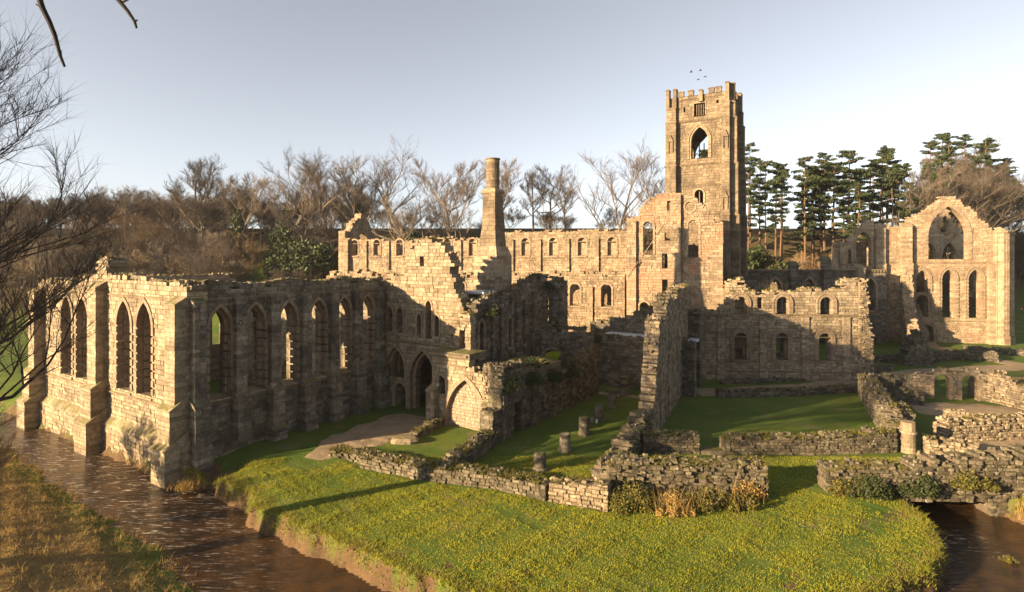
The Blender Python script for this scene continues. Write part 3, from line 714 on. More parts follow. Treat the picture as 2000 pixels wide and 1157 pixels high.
for z, h in ((9.1,.2),(6.0,.18),(2.6,.22),(1.2,.25)): band(frC, cha, 3.6 if z < 7 else 0, LC, z, h, .16)
for uc in (3.7, 9.6, 15.4, 21.0): buttress(frC, cha, uc, 1.0, [(-.2,1.3,.35,1.1),(1.3,8.9,.22,1)], 'warm')
wall('broken_end', cha, Frame((48.6, 80.0), (.9, -.1)), 1.9, [(0,14.2),(1,14.0),(1.5,9),(1.9,4)], -.2, 2.6, (), 'warm', ch=.28, bw=.42, jit=.14, rag=.7)
wall('north_wall', cha, Frame((27, 91), (.998, .06)), 21, [(0,8.6),(6,9.2),(14,8.4),(21,9)], 0, 1.2, [Op(5,1.6,2,6,'round'), Op(16,1.6,2,6,'round')], 'warm', ch=.5, bw=.9)
wall('inner_fragment', cha, Frame((31.5, 84.5), (.94, -.34)), 6, [(0,13.5),(1.5,14.6),(3,13.2),(6,11.5)], 4, 1.2, (), 'warm', ch=.34, bw=.55, jit=.08, rag=.6)

# ---------------------------------------------------------------- church: nave
nav = empty('church_nave', (-6, 106, 0), 'long roofless nave wall with a row of small round headed clerestory windows', 'church ruin')
dN = (.94, -.342); frN = Frame((-34.5, 116.5), dN); LN = 57.4
cl = [Op(2.9+5.2*k, 1.5, 17.7, 20.8, 'round') for k in range(11)]
wall('clerestory', nav, frN, LN, [(0,20.6),(6,20.9),(14,20.5),(20,20.9),(26,20.6),(33,21.2),(36,21.9),(48,22.0),(57.4,22.1)], 8, 1.5, cl, 'nave', rings=dict(width=.28, proud=.1, depth=.3), ch=.46, bw=.8, rag=.3, jit=.03)
for k, op in enumerate(cl):
    if k in (5, 7, 8, 9, 10):
        mb = MB(); mb.prism([frN(op.u-.8,.5,17.6), frN(op.u+.8,.5,17.6), frN(op.u+.8,.9,17.6), frN(op.u-.8,.9,17.6), frN(op.u-.8,.5,20.9), frN(op.u+.8,.5,20.9), frN(op.u+.8,.9,20.9), frN(op.u-.8,.9,20.9)], .4)
        mb.build('blocked_light', 'nave', nav)
band(frN, nav, 0, LN, 17.2, .22, .16); band(frN, nav, 0, LN, 20.0, .14, .08)
for k in range(12):
    if .4 < 5.2*k+.3 < LN-.3: buttress(frN, nav, 5.2*k+.3, .8, [(14.9,20.6,.32,1)], 'nave', cap=False)
wall('north_clerestory', nav, Frame((-34.5+.342*11, 116.5+.94*11), dN), LN, 19.8, 0, 1.4, [Op(2.9+5.2*k, 1.5, 16.5, 19.2, 'round') for k in range(11)]+[Op(5.5+5.2*k, 3.6, 0, 9.5) for k in range(10)], 'nave', ch=.7, bw=1.4)
aw = [Op(2.9+5.2*k, 1.7, 9.4, 13.0, 'round') for k in range(11)]
aw[8] = Op(2.9+5.2*8+.3, 3.0, 9.4, 13.6, 'round')
frA = Frame((-34.5-.342*5.2, 116.5-.94*5.2), dN)
wall('aisle_wall', nav, frA, LN+.5, [(0,14),(8,14.6),(16,13.6),(26,14.2),(38,14.4),(44,14.0),(46,15.0),(49,14.2),(52,14.8),(57.9,14.4)], -.2, 1.3, aw, 'nave', rings=dict(width=.32, proud=.12, depth=.3), ch=.44, bw=.75, rag=.5, jit=.035)
band(frA, nav, 0, LN, 9.0, .2, .15); band(frA, nav, 0, LN, 5.8, .2, .15)
for k in range(12):
    if .4 < 5.2*k+.3 < LN: buttress(frA, nav, 5.2*k+.3, .9, [(0,12.6,.3,1)], 'nave', cap=False)
frG = Frame((-34.5, 118.0), (.342, .94))
gate = Op(6.2, 5.0, 15.5, 22.8)
wall('west_gable', nav, frG, 12.4, [(0,22.4),(1.2,22.8),(5.6,26.6),(6.8,26.8),(11,22.0),(12.4,20.5)], 0, 1.6, [gate], 'nave', rings=dict(width=.4), ch=.46, bw=.8, jit=.04)
buttress(frN, nav, .7, 2.2, [(-.2,20.6,.8,1)], 'nave', cap=True)

# south transept
tra = empty('south_transept', (25, 88.5, 0), 'tall broken south transept front with two lancets and a central flat buttress', 'church ruin')
frT = Frame((18.3, 91), dN); LT = 14.4
sl = [Op(6.5,.5,24.7,25.8,'rect'), Op(6.3,.8,19.9,21.1,'rect'), Op(5.9,.8,15.8,17.7,'rect'), Op(5.9,.8,12.0,13.8,'rect')]
opsT = [Op(3.3,1.5,17.7,23.0,'round'), Op(10.1,1.5,17.6,23.1,'round'), Op(2.7,1.4,7.6,10.3,'round'), Op(9.6,1.5,24.4,25.9,'circle')]
wall('front_wall', tra, frT, LT, [(0,23.2),(1.6,23.6),(2.4,25.2),(3.2,26.4),(4.4,26.9),(8.3,27.0),(9.2,26.7),(10.6,26.4),(11.2,25.6),(12.4,23.8),(13.0,22.8),(14.4,22.4)], -.2, 1.6, opsT+sl, 'trans', ch=.44, bw=.75, rag=.3, jit=.035)
for op in opsT[:3]: ring(frT, op, tra, width=.32, proud=.12, depth=.35)
wall('flat_buttress', tra, Frame(frT(4.6,-.5,0)[:2], dN), 3.7, [(0,27.2),(3.7,27.4)], -.2, .49, [Op(o.u-4.6,o.w,o.sill,o.top,'rect') for o in sl], 'trans', ch=.44, bw=.75, rag=.15, jit=.02)
mb = MB()
for i in range(24):
    t = 2*math.pi*i/24; t2 = t+2*math.pi/24
    q = [(9.6+r*math.cos(a), 25.15+r*math.sin(a)) for r, a in ((.75,t),(.98,t),(.98,t2),(.75,t2))]
    mb.prism([frT(a,-.1,z) for a, z in q]+[frT(a,.3,z) for a, z in q], .5)
mb.build('oculus_moulding', 'trim', tra)
mb = MB()
for i in range(7, 18):
    t = 2*math.pi*i/24; t2 = t+2*math.pi/24
    q = [(3.9+r*math.cos(a), 25.3+r*math.sin(a)) for r, a in ((1.1,t),(1.35,t),(1.35,t2),(1.1,t2))]
    mb.prism([frT(a,-.1,z) for a, z in q]+[frT(a,.2,z) for a, z in q], .5)
mb.build('oculus_fragment', 'trim', tra)
for z in (22.2, 17.2, 8.0): band(frT, tra, 0, 4.5, z, .18, .13); band(frT, tra, 8.4, LT, z, .18, .13)
for uc, top in ((.75, 22.9), (13.6, 19.5)): buttress(frT, tra, uc, 1.5, [(-.2,top,.45,1)], 'trans', cap=True)
mb = MB()
for (u0, z0, u1, z1) in ((.2,14.2,5.9,22.6),(6.1,22.6,8.2,20.2)):
    n = 10
    for i in range(n):
        a = u0+(u1-u0)*i/n; b_ = u0+(u1-u0)*(i+.93)/n; za = z0+(z1-z0)*i/n; zb = z0+(z1-z0)*(i+.93)/n; o = -.5 if a > 4.55 else 0
        if a < 1.5: o = -.46
        mb.prism([frT(a,-.1+o,za), frT(a,-.1+o,za+.16), frT(a,.12+o,za+.16), frT(a,.12+o,za), frT(b_,-.1+o,zb), frT(b_,-.1+o,zb+.16), frT(b_,.12+o,zb+.16), frT(b_,.12+o,zb)], .5)
mb.build('roof_scar', 'trim', tra)
wall('east_side', tra, Frame(frT(LT,1.7,0)[:2], (.342,.94)), 9, [(0,22),(2,20.6),(4,19.5),(9,18)], 0, 1.4, [Op(2.6,1.4,10,17), Op(6.2,1.4,10,17)], 'grey', ch=.5, bw=.8, rag=.5)
frTE = Frame(frT(LT,1.7,0)[:2], (.342,.94))
for uc in (.9, 4.4, 7.9): 
    mb = MB(); p = frTE(uc, -.45, 0)
    for dx, dy in ((0,0),(.32,.1),(-.3,.12)): mb.frust((p[0]+dx,p[1]+dy,7), (p[0]+dx,p[1]+dy,18.5), .17, .17, 8, RNG.random(), True)
    mb.build('wall_shafts', 'grey', tra)
wall('west_side', tra, Frame(frT(0,10.5,0)[:2], (-.342,-.94)), 8.8, [(0,22),(8.8,23)], 0, 1.4, (), 'trans', ch=.5, bw=.9)
wall('stair_fragment', tra, Frame((31.4, 84.8), (.9, -.1)), 4.6, [(0,12.8),(1.6,13.6),(3,12.4),(4.6,10.4)], 0, 1.4, (), 'trans', ch=.36, bw=.6, jit=.07, rag=.5)

# tower
tow = empty('bell_tower', (34, 104, 0), 'tall square battlemented bell tower with a pointed belfry window', 'tower')
dT = (.866, -.5); bT = (.5, .866); P0 = (27.9, 103.2); LW = 11.0; TD = 9.6
frTw = Frame(P0, dT)
bel = Op(5.8, 2.9, 34.7, 40.2); opsTw = [bel, Op(5.8,1.9,42.3,44.4,'rect'), Op(5.7,1.5,26.8,29.2,'round'), Op(3.2,.3,43.4,43.8,'rect'), Op(8.8,.35,44.0,44.6,'rect')]
wall('south_face', tow, frTw, LW, 45.9, 14, 1.3, opsTw, 'tower', ch=.46, bw=.85, rag=.0, jit=.02)
ring(frTw, bel, tow, width=.3, proud=.06, depth=.4); ring(frTw, bel, tow, width=.22, proud=.2, depth=.1, start=.34, name='hood_mould')
ring(frTw, opsTw[1], tow, width=.18, proud=.08, depth=.3); ring(frTw, opsTw[2], tow, width=.3, proud=.12, depth=.3)
for i in range(4):
    mb = MB(); x = 5.8-.95+1.9*(i+1)/5; mb.prism([frTw(x-.07,.4,42.3), frTw(x+.07,.4,42.3), frTw(x+.07,.65,42.3), frTw(x-.07,.65,42.3), frTw(x-.07,.4,44.4), frTw(x+.07,.4,44.4), frTw(x+.07,.65,44.4), frTw(x-.07,.65,44.4)], .5); mb.build('mullion', 'tower', tow)
mb = MB(); mb.prism([frTw(5.63,.4,26.8), frTw(5.77,.4,26.8), frTw(5.77,.65,26.8), frTw(5.63,.65,26.8), frTw(5.63,.4,29.1), frTw(5.77,.4,29.1), frTw(5.77,.65,29.1), frTw(5.63,.65,29.1)], .5); mb.build('mullion', 'tower', tow)
frTe = Frame(frTw(LW,0,0)[:2], bT); wall('east_face', tow, frTe, TD, 45.9, 10, 1.3, [Op(4.8,2.8,34.7,40.2), Op(4.8,1.6,42.3,44.3,'rect')], 'tower', ch=.46, bw=.85, rag=0)
frTb = Frame(frTw(LW-1.31,TD-1.31,0)[:2], (-dT[0],-dT[1])); bb = Op(LW/2-1.6, 4.4, 32.6, 40.2)
wall('north_face', tow, Frame(frTw(1.31,TD-1.3,0)[:2], dT), LW-2.7, 45.9, 14, 1.3, [bb], 'tower', ch=.6, bw=1.2, rag=0)
frTn = Frame(frTw(1.31,TD-1.3,0)[:2], dT)
mb = MB()
for i in range(1, 5):
    x = bb.u-2.2+4.4*i/5
    mb.prism([frTn(x-.08,.5,32.6), frTn(x+.08,.5,32.6), frTn(x+.08,.75,32.6), frTn(x-.08,.75,32.6), frTn(x-.08,.5,39), frTn(x+.08,.5,39), frTn(x+.08,.75,39), frTn(x-.08,.75,39)], .5)
for z in (34.9, 36.6):
    for i in range(5):
        x0 = bb.u-2.2+.88*i; 
        for sg in (0, 1):
            xa, xb = (x0+.05, x0+.44) if sg == 0 else (x0+.83, x0+.44)
            mb.prism([frTn(xa-.06,.52,z), frTn(xa+.06,.52,z), frTn(xa+.06,.73,z), frTn(xa-.06,.73,z), frTn(xb-.06,.52,z+.6), frTn(xb+.06,.52,z+.6), frTn(xb+.06,.73,z+.6), frTn(xb-.06,.73,z+.6)], .5)
mb.build('tracery', 'tower', tow)
wall('west_face', tow, Frame(frTw(0,TD,0)[:2], (-bT[0],-bT[1])), TD-1.35, 45.9, 14, 1.3, [Op(4.8,2.8,34.7,40.2)], 'tower', ch=.46, bw=.85, rag=0)
for z, h, p in ((41.3,.26,.18),(33.6,.3,.22),(29.9,.2,.12),(45.2,.22,.16),(24.8,.25,.2)): band(frTw, tow, 1.9, LW-1.2, z, h, p, 'tower'); band(frTe, tow, 1.3, TD-1.3, z, h, p, 'tower')
for fr_, uc in ((frTw,1.0),(frTw,10.3),(frTe,.7),(frTe,TD-.7)):
    wd = 1.9 if (fr_ is frTw and uc == 1.0) else 1.35
    buttress(fr_, tow, uc, wd, [(14,24.5,1.35,1.05),(24.5,33.4,1.15,1),(33.4,41.2,.95,.96),(41.2,43.8,.7,.9)], 'tower', ch=.5)
for u_ in (1.0, 10.3):
    for z in (36.0, 25.6):
        mb = MB(); o = -1.0 if z > 30 else -1.2
        mb.prism([frTw(u_-.5,o-.22,z+1.9), frTw(u_+.5,o-.22,z+1.9), frTw(u_+.5,o+.1,z+1.9), frTw(u_-.5,o+.1,z+1.9), frTw(u_-.03,o-.2,z+3.1), frTw(u_+.03,o-.2,z+3.1), frTw(u_+.03,o+.1,z+3.1), frTw(u_-.03,o+.1,z+3.1)], .5)
        for dx in (-.42, .3): mb.prism([frTw(u_+dx,o-.18,z), frTw(u_+dx+.12,o-.18,z), frTw(u_+dx+.12,o+.1,z), frTw(u_+dx,o+.1,z), frTw(u_+dx,o-.18,z+1.95), frTw(u_+dx+.12,o-.18,z+1.95), frTw(u_+dx+.12,o+.1,z+1.95), frTw(u_+dx,o+.1,z+1.95)], .5)
        mb.build('niche', 'tower', tow)
def merlon(fr_, u_, wd, z0, z1, depth=.5, proud=.1):
    mb = MB(); h = (z1-z0)
    mb.prism([fr_(u_-wd/2,-proud,z0), fr_(u_+wd/2,-proud,z0), fr_(u_+wd/2,depth,z0), fr_(u_-wd/2,depth,z0), fr_(u_-wd/2,-proud,z1-.18), fr_(u_+wd/2,-proud,z1-.18), fr_(u_+wd/2,depth,z1-.18), fr_(u_-wd/2,depth,z1-.18)], RNG.random())
    mb.prism([fr_(u_-wd/2-.08,-proud-.08,z1-.17), fr_(u_+wd/2+.08,-proud-.08,z1-.17), fr_(u_+wd/2+.08,depth+.08,z1-.17), fr_(u_-wd/2-.08,depth+.08,z1-.17), fr_(u_-wd/2,-proud,z1), fr_(u_+wd/2,-proud,z1), fr_(u_+wd/2,depth,z1), fr_(u_-wd/2,depth,z1)], RNG.random())
    mb.build('merlon', 'tower', tow)
for u_ in (2.6, 4.3, 7.8, 9.0): merlon(frTw, u_, .95, 45.9, 46.9)
merlon(frTw, 6.1, .6, 44.6, 46.7, .5, .45)
for u_ in (2.6, 4.8, 7.0): merlon(frTe, u_, .95, 45.9, 46.9); 
for u_ in (2.0, 4.2, 6.4): merlon(frTn, u_, .95, 45.9, 46.9)
for fr_, u_ in ((frTw,.35),(frTw,1.6),(frTw,10.5),(frTe,.9),(frTe,TD-.5),(frTe,TD-1.6)): merlon(fr_, u_, .6, 43.8, 47.4, .5, .55)
slab('roof', tow, frTw, 1.3, LW-1.3, 1.3, TD-1.3, 45.0, 45.3, 'tower', .01, 2)

# presbytery aisle
pre = empty('presbytery_aisle', (60, 115, 0), 'dark presbytery aisle wall with pointed windows and buttress piers behind the chapter house', 'church ruin')
frP = Frame((46.5, 115), (1, 0)); LP = 28.8
opsP = [Op(u, 2.2, 6.6, 13.0) for u in (6.5, 13.3, 19.4, 25.6)]
wall('aisle_wall', pre, frP, LP, 14.7, -.2, 1.4, opsP, 'grey', rings=dict(width=.4, proud=.12, depth=.4), ch=.46, bw=.8, rag=.1)
band(frP, pre, 0, LP, 14.6, .3, .25); band(frP, pre, 0, LP, 6.0, .2, .15)
for x in np.arange(.3, LP, .62):
    mb = MB(); mb.prism([frP(x,-.2,14.25), frP(x+.25,-.2,14.25), frP(x+.25,.1,14.25), frP(x,.1,14.25), frP(x,-.24,14.6), frP(x+.25,-.24,14.6), frP(x+.25,.1,14.6), frP(x,.1,14.6)], .4); mb.build('corbel', 'grey', pre)
for u_, top, mt in ((9.9,15.6,'grey'),(16.4,16.6,'grey'),(23.2,15.0,'warm')): buttress(frP, pre, u_, 1.5, [(-.2,7,1.5,1.1),(7,top,1.15,1)], mt)
wall('north_arcade', pre, Frame((46.5, 128), (1, 0)), LP, 11.5, 0, 1.3, [Op(u, 2.2, 3, 9) for u in (6,13,19,26)], 'warm', ch=.6, bw=1.1)
mb = MB(); mb.prism([(66.6,118.6,14),(68.2,118.6,14),(68.2,120.2,14),(66.6,120.2,14),(67.3,119.3,18.2),(67.5,119.3,18.2),(67.5,119.5,18.2),(67.3,119.5,18.2)], .2)
mb.prism([(66.4,118.4,0),(68.4,118.4,0),(68.4,120.4,0),(66.4,120.4,0),(66.4,118.4,14.02),(68.4,118.4,14.02),(68.4,120.4,14.02),(66.4,120.4,14.02)], .4)
mb.build('pinnacle', 'altar', pre)

# chapel of nine altars
alt = empty('eastern_chapel', (88, 117, 0), 'great eastern chapel gable with one huge empty pointed arch over three lancets', 'church ruin')
frH = Frame((75.3, 118.6), (.978, -.208)); LH = 24.4
bigA = Op(13.4, 7.2, 16.9, 27.6, k=.95)
opsH = [bigA, Op(8.7,2.2,10.4,14.7), Op(8.7,2.2,5.2,9.6,'round'), Op(13.4,2.2,5.0,14.8), Op(18.1,2.2,5.0,14.8), Op(9.4,2.6,-.2,3.6,'round')]
wall('south_gable', alt, frH, LH, [(0,24.2),(2,24.4),(4.7,23.6),(6.3,24.6),(8.4,26.2),(11,28.3),(13.0,29.9),(13.8,29.9),(15.7,28.5),(18.3,26),(20.6,23.6),(22,22.8),(24.4,22.8)], -.2, 1.8, opsH, 'altar', ch=.48, bw=.85, rag=.35, jit=.03)
for op in opsH: ring(frH, op, alt, width=.4 if op.w < 5 else .6, proud=.14, depth=.4)
for op in opsH[1:5]: ring(frH, op, alt, width=.22, proud=.25, depth=.1, start=.45, name='hood_mould')
band(frH, alt, 0, LH, 16.1, .26, .2); band(frH, alt, 11, LH, 4.3, .26, .2)
for uc, wd, pr, top in ((.9,1.8,1.0,23.0),(5.6,2.0,1.3,23.6),(20.9,1.4,.8,15.5)): buttress(frH, alt, uc, wd, [(-.2,1.2,pr+.4,1.15),(1.2,15.8,pr,1),(16.1,top,pr*.8,.95)], 'altar', ch=.5)
def turret(parent, x, y, r, z0, z1, n, mat, name='turret'):
    mb = MB(); z = z0; a = math.pi/n
    while z < z1:
        h = .48
        for k in range(n):
            t0 = a+2*math.pi*k/n+.02; t1 = a+2*math.pi*(k+1)/n-.02; rr = r+RNG.uniform(-.015,.02); ri = r-.4; rr *= 1.12 if z < z0+1.6 else 1
            mb.prism([(x+R_*math.cos(t), y+R_*math.sin(t), z+.012) for R_, t in ((rr,t0),(rr,t1),(ri,t1),(ri,t0))]+[(x+R_*math.cos(t), y+R_*math.sin(t), z+h-.012) for R_, t in ((rr,t0),(rr,t1),(ri,t1),(ri,t0))], RNG.random())
        z += h
    mb.frust((x,y,z0), (x,y,z1), r-.06, r-.06, n, .4, True); mb.frust((x,y,z1), (x,y,z1+.35), r+.14, r+.14, n, .6, True)
    mb.frust((x,y,z1+.35), (x,y,z1+.9), r*.8, r*.45, n, .6, True)
    return mb.build(name, mat, parent)
turret(alt, *frH(22.6,-.3,0)[:2], 1.35, -.2, 22.2, 8, 'altar'); turret(alt, *frH(24.3,1.0,0)[:2], 1.15, -.2, 21.8, 8, 'altar')
frH2 = Frame((69.4, 119.8), (.978, -.208))
sideA = Op(3.9, 2.9, 15.4, 22.6, k=.9)
wall('aisle_gable', alt, frH2, 5.9, [(0,20.2),(1.4,20.8),(2.4,22.2),(4,24.6),(5.9,24.9)], -.2, 1.6, [sideA, Op(1.2,.8,16,19)], 'altar', rings=dict(width=.4, proud=.1), ch=.46, bw=.8, rag=.3)
wall('aisle_inner', alt, Frame((70, 124), (1, 0)), 7, [(0,20),(7,21)], 0, 1, [Op(4,1.6,15,18.5,'rect')], 'altar', ch=.6, bw=1)
frI = Frame((81.6, 142), (1, 0))
wall('north_gable', alt, frI, 34, [(0,18),(12,20),(22,23),(25.5,30.2),(26.5,30.2),(29.5,23.5),(34,22)], 0, 1.6, [Op(26,2.6,23.5,27.6), Op(22,3.6,9,20.8), Op(27,3.6,9,20.8), Op(31.8,2.4,9,20)], 'altar', rings=dict(width=.6, proud=.2), ch=.6, bw=1.1)
frJ = Frame((79.5, 115.2), (-.32, -.95))
wall('rubble_spur', alt, Frame((78.6, 115.4), (-.45, -.9)), 15, [(0,15.0),(1.2,12),(2.2,9.6),(4,6.8),(6,4.4),(8,4.6),(9.5,2.5),(15,1.2)], -.2, 1.8, (), 'altar', ch=.4, bw=.6, jit=.09, rag=.7)
rub = wall('rubble_pier', None, Frame((62.6, 91.0), (.98, -.1)), 4.2, [(0,2.0),(1.2,3.6),(1.8,5.4),(2.6,5.6),(3.2,4.2),(4.2,1.8)], -.2, 2.2, (), 'grey', indiv=0, ch=.3, bw=.5, jit=.12, rag=.6,
     tagd=('tall ragged pier of rubble left standing beside the gravel path', 'ruin'))

# ---------------------------------------------------------------- low walls
def low(name, pts, hs, thick, mat, label, indiv=60, ch=.26, bw=.44, jit=.07, rag=.2, z0=-.25, cat='low wall', group=None):
    root = None
    for i in range(len(pts)-1):
        fr_ = Frame(pts[i], (pts[i+1][0]-pts[i][0], pts[i+1][1]-pts[i][1])); L = math.dist(pts[i], pts[i+1])
        h0, h1 = hs[i], hs[i+1]; n = max(2, int(L/1.5))
        prof = [(L*k/n, h0+(h1-h0)*k/n+RNG.uniform(-.12,.12)) for k in range(n+1)]
        if root is None:
            root = empty(name, (*pts[0], 0), label, cat, group)
        wall('wall_run', root, fr_, L, prof, z0, thick, (), mat, indiv=indiv, ch=ch, bw=bw, jit=jit, rag=rag, gap=.045)
        if mat == 'mossy':
            n_ = int(L*70); U = NR.random(n_)*L; W_ = NR.random(n_)*thick; keep = wob(U*2, W_*3+i*7) > -.15
            Zt = np.interp(U, [p[0] for p in prof], [p[1] for p in prof])-.1
            Q = np.array([fr_(a_, b2, c_) for a_, b2, c_ in zip(U[keep], W_[keep], Zt[keep])])
            link('wall_moss', np_mesh('wall_moss', *blades(Q, .22, .09, NR, 5, .9), 'moss'), root, kind='stuff')
    return root
LOW = []
LOW.append(low('low_wall', [(-16.0,50.3),(-12.8,48.2),(-9.6,46.4)], [.7,.8,.75], 1.4, 'mossy', 'collapsed low wall end where gravel court meets the riverside lawn', 30, jit=.14, rag=.3))
LOW.append(low('low_wall', [(-12.6,47.4),(-6.7,44.5),(-1.7,42.9),(2.4,40.9)], [.9,1.1,1.25,1.2], 1.25, 'mossy', 'long mossy footing wall along the riverside lawn before the undercroft', 75))
LOW.append(low('low_wall', [(2.6,40.8),(6.6,39.3)], [1.35,1.7], 1.2, 'warm', 'sunlit stub of low wall running into the ivy bush', 60))
LOW.append(low('low_wall', [(-4.6,46.4),(-1.6,52.3)], [1.0,1.5], 1.3, 'mossy', 'short cross wall joining the mossy footing wall to the blocked arch', 70))
LOW.append(low('low_wall', [(-9.2,55.0),(-7.0,59.4)], [.5,.8], .9, 'grey', 'knee high kerb of stones between the millstone and the blocked arch', 30))
LOW.append(low('low_wall', [(11.6,50.8),(16.6,50.5)], [1.7,1.6], 1.2, 'mossy', 'dark low wall abutting the foot of the high freestanding wall', 70, rag=.15))
LOW.append(low('low_wall', [(18.7,50.5),(27,50.4),(34.4,51.0)], [1.6,1.5,1.9], 1.2, 'mossy', 'long dark low wall between the two lawns ending at the round pier', 90, rag=.2))
mb = MB(); fr_ = Frame((16.6,50.6), (1,-.03)); mb.prism([fr_(0,0,-.1),fr_(2.1,0,-.1),fr_(2.1,1.1,-.1),fr_(0,1.1,-.1),fr_(0,0,.35),fr_(2.1,0,.35),fr_(2.1,1.1,.35),fr_(0,1.1,.35)], .4)
mb.build('door_sill', 'mossy', None, label='worn threshold stone in the gap of the dark low walls', cat='step')
LOW.append(low('low_wall', [(7.2,42.4),(18.6,41.5)], [2.1,2.5], 1.5, 'mossy', 'thick overgrown wall block behind the sunlit bushes', 90, jit=.14, rag=.25))
br = low('river_bridge', [(23.4,42.6),(29.0,41.9)], [1.7,2.0], 1.7, 'mossy', 'ivy grown rubble parapet carried on a dark arch over the river', 80, jit=.14, rag=.25, z0=-2.4, cat='bridge')
frBr = Frame((29.0, 41.9), (1, -.02))
wall('arch_span', br, frBr, 9.5, [(0,2.0),(4,2.6),(9.5,3.3)], -2.6, 1.7, [Op(3.2,5.8,-2.6,-.5,'rect')], 'mossy', indiv=80, ch=.28, bw=.46, jit=.12, rag=.25, gap=.045)
wall('culvert_back', br, Frame((28,46.2), (1,0)), 9, -.1, -2.6, .6, (), 'grey', ch=.5, bw=1)
slab('culvert_deck', br, frBr, -.6, 8.5, 1.6, 5.0, -.45, .12, 'mossy', .06)
LOW.append(low('low_wall', [(25.6,70.9),(35.8,71.6),(47.0,74.2)], [.85,.8,.9], .9, 'grey', 'thin kerb wall along the near side of the gravel path', 60, ch=.28, bw=.5))
LOW.append(low('low_wall', [(28.6,77.9),(40.2,80.0),(51.7,83.4),(59,88.2)], [.5,.5,.8,1.0], .8, 'grey', 'kerb wall along the far side of the path before the chapter house', 40, ch=.26, bw=.5))
LOW.append(low('low_wall', [(60,95.5),(66,92.6),(75,96.5),(80.5,94.5)], [.9,1.2,1.4,1.6], 1.5, 'grey', 'tumbled footings round the rubble pier', 0, jit=.12))
LOW.append(low('low_wall', [(83,105),(89,101),(97,95),(108,98)], [1.0,1.0,1.0,1.0], 1.1, 'grey', 'straggling footing wall below the great eastern gable', 0, jit=.1))
inf = empty('infirmary_ruin', (48, 64, 0), 'maze of waist high infirmary walls with two small standing arches round a gravel yard', 'ruin')
def run(pts, hs, thick, mat, indiv=40, ops=(), jit=.09, nm='wall_run', **k):
    for i in range(len(pts)-1):
        fr_ = Frame(pts[i], (pts[i+1][0]-pts[i][0], pts[i+1][1]-pts[i][1])); L = math.dist(pts[i], pts[i+1]); n = max(2, int(L/1.4))
        prof = [(L*q/n, hs[i]+(hs[i+1]-hs[i])*q/n+RNG.uniform(-.2,.2)) for q in range(n+1)]
        wall(nm, inf, fr_, L, prof, -.25, thick, ops if i == 0 else (), mat, indiv=indiv, ch=.26, bw=.42, jit=jit, rag=.3, gap=.045, **k)
run([(36.6,52.4),(39.6,59.0),(42.6,65.5),(46.0,72.6)], [1.8,2.2,2.4,2.6], 1.8, 'grey', 45)
run([(39.8,56.5),(42.5,62.0)], [2.0,1.6], 1.2, 'grey', 0)
run([(46.6,72.4),(50.0,71.2)], [2.4,2.8], 1.0, 'grey', 0, [Op(2.2,1.0,-.2,2.0,'rect')])
frR = Frame((50.0,71.2), (.95,-.3))
wall('arch_wall', inf, frR, 7.6, [(0,2.8),(2.4,3.0),(3.2,3.7),(4.2,3.2),(5.6,3.6),(6.6,3.9),(7.6,3.4)], -.25, .9, [Op(3.0,1.6,-.2,3.0,'round'), Op(5.9,1.6,-.2,3.1,'round')], 'warm', rings=dict(width=.38, proud=.06), sills=False, indiv=40, ch=.34, bw=.52, jit=.06, rag=.2)
run([(57.3,69.0),(58.4,64.2),(59.8,58.0)], [3.6,2.8,1.8], 1.2, 'warm', 40)
run([(40.6,53.6),(47.5,54.6),(56,55.4)], [1.9,2.0,2.2], 1.3, 'warm', 60)
run([(44.2,58.4),(48.6,56.2)], [2.0,1.2], .8, 'warm', 0)
run([(49.8,57.8),(55.4,57.2)], [.5,.5], .6, 'grey', 0)
run([(46.0,68.6),(48.2,66.8)], [1.9,1.1], 1.2, 'grey', 0)
run([(48.0,72.8),(52,76),(58,78)], [1.2,1.2,1.2], 1.2, 'grey', 0)
run([(58,70.5),(63,72.5),(70,73)], [2.2,1.8,1.2], 1.6, 'warm', 0)
pier = empty('round_pier', (35.5,51.2,0), 'round sunlit pier of drums with moulded neck at the end of the long low wall', 'pier')
z = -.1
while z < 1.75:
    m1 = MB(); m1.frust((35.5,51.2,z),(35.5,51.2,z+.36),.62+RNG.uniform(-.02,.02),.62,16,RNG.random(),True); m1.build('drum', 'warm', pier); z += .37
m1 = MB(); m1.frust((35.5,51.2,1.75),(35.5,51.2,1.95),.72,.68,16,.3,True); m1.build('neck_moulding', 'warm', pier)
m1 = MB(); m1.frust((35.5,51.2,1.95),(35.5,51.2,2.75),.60,.57,10,.8,True); m1.build('shaft_stub', 'altar', pier)
LOW.append(low('low_wall', [(36.6,50.6),(40.6,49.2)], [1.4,.9], 1.2, 'warm', 'sunlit tumble of footing stones beside the round pier', 40, jit=.12))

